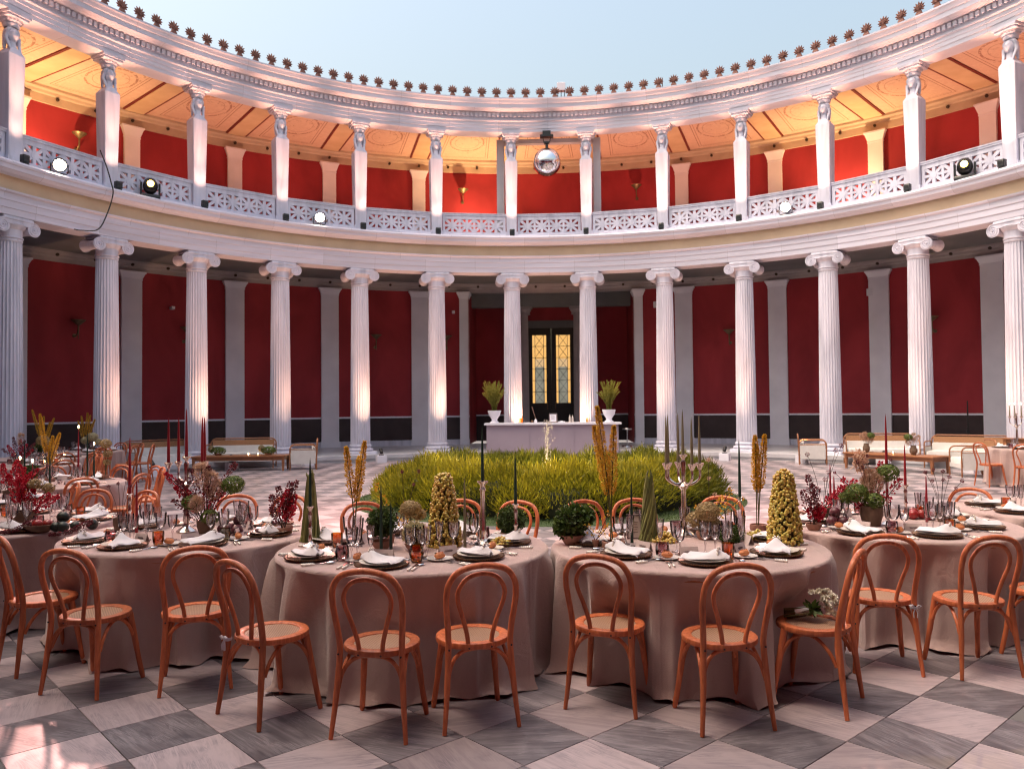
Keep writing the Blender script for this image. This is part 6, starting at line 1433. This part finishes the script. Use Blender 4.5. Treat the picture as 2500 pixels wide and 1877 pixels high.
setting('E', 2.39, -8.17, 'mauve', gl=((.22, .16), (.26, .24), (.3, .1))); setting('E', 2.89, -8.29, 'amber', gl=((.25, .09), (.29, .18), (.33, .1))); setting('E', 3.40, -7.90, None, gl=((.22, -.12), (.26, -.04), (.2, -.2)))
for d in (25, 78, 128, 178): setting('E', 2.85 + .66 * math.cos(rad(d)), -7.62 + .66 * math.sin(rad(d)), (None, 'amber', 'mauve', None)[d % 4])
# ================================================================== the other tables
setting('F', 4.146, -7.03, None); ringset('F', (-100, 158), full=False)
ringset('G', (-30, 20, 70, -80), full=False); ringset('H', (57, -18, -70, 110, 165), full=False)
for k in 'IJK': ringset(k, (-40, 15, 70, 125), full=False, cutlery=False, card=False)
ringset('L', (160, 215, 265), full=False, cutlery=False, card=False)
q = random.Random(71)
kit = [('pot', pot_mesh(.08, .12, m_pot))] + red_spray_part([(-.1, 0, .40), (.05, .03, .44), (.15, .0, .36), (.22, .02, .30), (.3, 0, .34)], q, m_redfl, 260)
place('flower_arrangement', kit, (-5.72, -5.95, ZT), 0, 'red orchid arrangement on the lit-candle table at the left edge', 'flowers')
for i, (x, y, h, lit, mt, lab) in enumerate(((-5.45, -6.2, .46, True, m_rcandle, 'lit red taper at the left edge, closest to the fruit-bowl table'), (-5.62, -5.75, .40, True, m_rcandle, 'lit red taper behind the red orchids at the left edge'), (-5.52, -5.6, .52, False, m_gcandle, 'unlit dark green taper at the left edge behind the red orchids'))): candle(x, y, ZT, h, mt, lab, lit)
foxtail('foxtail_lily', -6.75, -3.75, [(-.12, 0, .92), (.05, .02, .62), (.16, .0, .66), (.0, .05, .55)], 'tall yellow foxtail lilies left of the lit red taper, on the foxtail-lily table', dish=.08, seed=15)
for x, y, h, lit, mt, lab in ((-6.45, -3.55, .72, True, m_rcandle, 'tall lit red taper among the foxtail lilies'), (-6.28, -3.62, .66, False, m_gcandle, 'thick dark green taper right of the foxtail lilies'), (-6.02, -3.9, .50, True, m_gcandle, 'lit dark green taper on the foxtail-lily table, rightmost'), (-6.98, -3.9, .56, False, m_gcandle, 'dark green taper left of the foxtail lilies')): candle(x, y, ZT, h, mt, lab, lit, .014)
hydrangea(-6.12, -3.45, [((.0, 0, .50), .075), ((.03, .0, .36), .06), ((.02, .0, .24), .05)], m_hydp, 'tall beige hydrangea column behind the dark green tapers', pot=pot_mesh(.05, .07, m_clay), seed=16)
leafy_bowl(-6.75, -4.1, .09, .17, m_moss, 'moss ball on the foxtail-lily table', seed=17, n=1600, size=.018, w=.008)
for k, x, y, tips, sd, lab in (('J', -10.45, 1.75, [(-.25, 0, .98), (-.12, .05, .78), (.0, 0, .84), (.12, .02, .72), (.22, 0, .80)], 18, 'fan of yellow foxtail lilies before the red wall, left of two'), ('K', -10.95, 4.05, [(-.10, 0, .82), (.02, .05, .90), (.12, 0, .84), (.22, .02, .74), (-.18, 0, .70)], 19, 'fan of yellow foxtail lilies before the red wall, next to the column')):
    foxtail('foxtail_lily', x, y, tips, lab, dish=.09, seed=sd)
hydrangea(-10.2, 1.35, [((0, 0, .36), .12), ((.14, 0, .28), .10)], m_hydp, 'beige hydrangea before the left fan of foxtail lilies', pot=pot_mesh(.06, .1, m_clay), seed=20)
hydrangea(-10.6, 3.75, [((0, 0, .34), .12), ((-.16, 0, .26), .10), ((.1, .05, .22), .09)], m_fluff, 'pale hydrangea before the fan of foxtail lilies by the column', pot=pot_mesh(.06, .1, m_clay), seed=21)
q = random.Random(77)
for x, y, sd, lab in ((-9.25, -.75, 78, 'red and maroon flower arrangement on the middle-row table'), (-6.25, -6.35, 79, 'dark red arrangement beside the lit red taper at the left edge')):
    kit = [('pot', pot_mesh(.08, .12, m_pot))] + red_spray_part([(-.2, 0, .36), (.0, .05, .46), (.15, .0, .38), (.25, .02, .28)], q, m_redfl, 220) + red_spray_part([(-.1, 0, .5), (.1, .02, .44), (.3, 0, .4), (-.3, 0, .3)], q, m_maroon, 150) + pampas_part([(.05, 0, .55)], q); place('flower_arrangement', kit, (x, y, ZT), 0, lab, 'flowers')
leafy_bowl(-10.75, 2.1, .12, .2, m_hyd, 'green leafy bowl on the third-row table', seed=80, n=900, size=.03, w=.012)
for x, y, lab in ((-9.05, -.35, 'lit tealight glass on the middle-row table, left'), (-8.85, -.15, 'lit tealight glass on the middle-row table, right'), (-10.1, 1.9, 'lit tealight glass on the third-row table'), (-8.35, 7.45, 'lit tealight on the left-hand low table, left of two'), (-8.10, 7.50, 'lit tealight on the left-hand low table, right of two'), (8.62, 6.35, 'lit tealight on the right-hand low table between the vases')):
    z = ZT if y < 3 else .42
    b = MB(); b.lathe([(.001, 0), (.03, 0), (.034, .06), (.031, .06), (.028, .006), (.001, .006)], 14); gl_ = recalc(b.mesh('cup', m_glass)); b = MB(); b.ball((0, 0, .045), .014, 8, 8, sq=(1, 1, 1.8)); place('tealight', [('cup', gl_), ('flame', b.mesh('flame', m_flame))], (x, y, z), 0, lab, 'tealight', 'tealights')
# plants on the low tables
for x, y, sd, lab in ((-9.25, 7.55, 22, 'green hydrangea mound at the left end of the left-hand low table'), (-7.85, 7.62, 23, 'green hydrangea mound at the right end of the left-hand low table')):
    q = random.Random(sd); place('hydrangea_mound', [('bowl', pot_mesh(.10, .06, m_clay)), ('flower_head', floret_head((0, 0, .13), .14, 700, m_hyd, q, (1.5, 1, .75), .018)), ('pale_flower_head', floret_head((-.2, 0, .18), .08, 260, m_hydp, q, (1, 1, 1.2), .018))], (x, y, .42), 0, lab, 'flowers')
for x, y, sd, fl, lab in ((8.25, 7.10, 24, 1, 'brown vase of pampas and green hydrangea, left of two on the right-hand low table'), (8.98, 6.02, 25, -1, 'brown vase of hydrangea and pampas, right of two on the right-hand low table')):
    q = random.Random(sd); kit = [('vase', lat([(.001, 0), (.05, 0), (.085, .07), (.09, .13), (.06, .21), (.065, .24), (.055, .24), (.05, .2), (.001, .02)], m_pot, 22, 'vase'))] + hyd_part([((fl * .12, 0, .44), .10)], m_hyd, q) + pampas_part([(-fl * .14, 0, .46), (-fl * .03, .03, .52), (fl * .02, 0, .40), (fl * .16, .02, .34)], q, .05)
    place('flower_vase', kit, (x, y, .42), 0, lab, 'flowers')
# candelabrum with lit candles on the lounge-side table
place('candelabra', candelabra_kit(.66, .72, [0.3, 2.2, 4.0], .13), (9.75, 2.95, ZT), 0, 'candelabra with lit tapers at the right edge', 'candelabra')
for a_, w in ((.3, 'right'), (2.2, 'back'), (4.0, 'left')): candle(9.75 + .13 * math.cos(a_), 2.95 + .13 * math.sin(a_), ZT + .66, .24, m_ocandle, f'lit pale taper on the {w} arm of the right-edge candelabra', True, .013)
foxtail('foxtail_lily', 9.95, 2.75, [(-.05, 0, .55), (.08, .02, .48)], 'yellow foxtail lilies on the lounge-side table', dish=.07, seed=26)
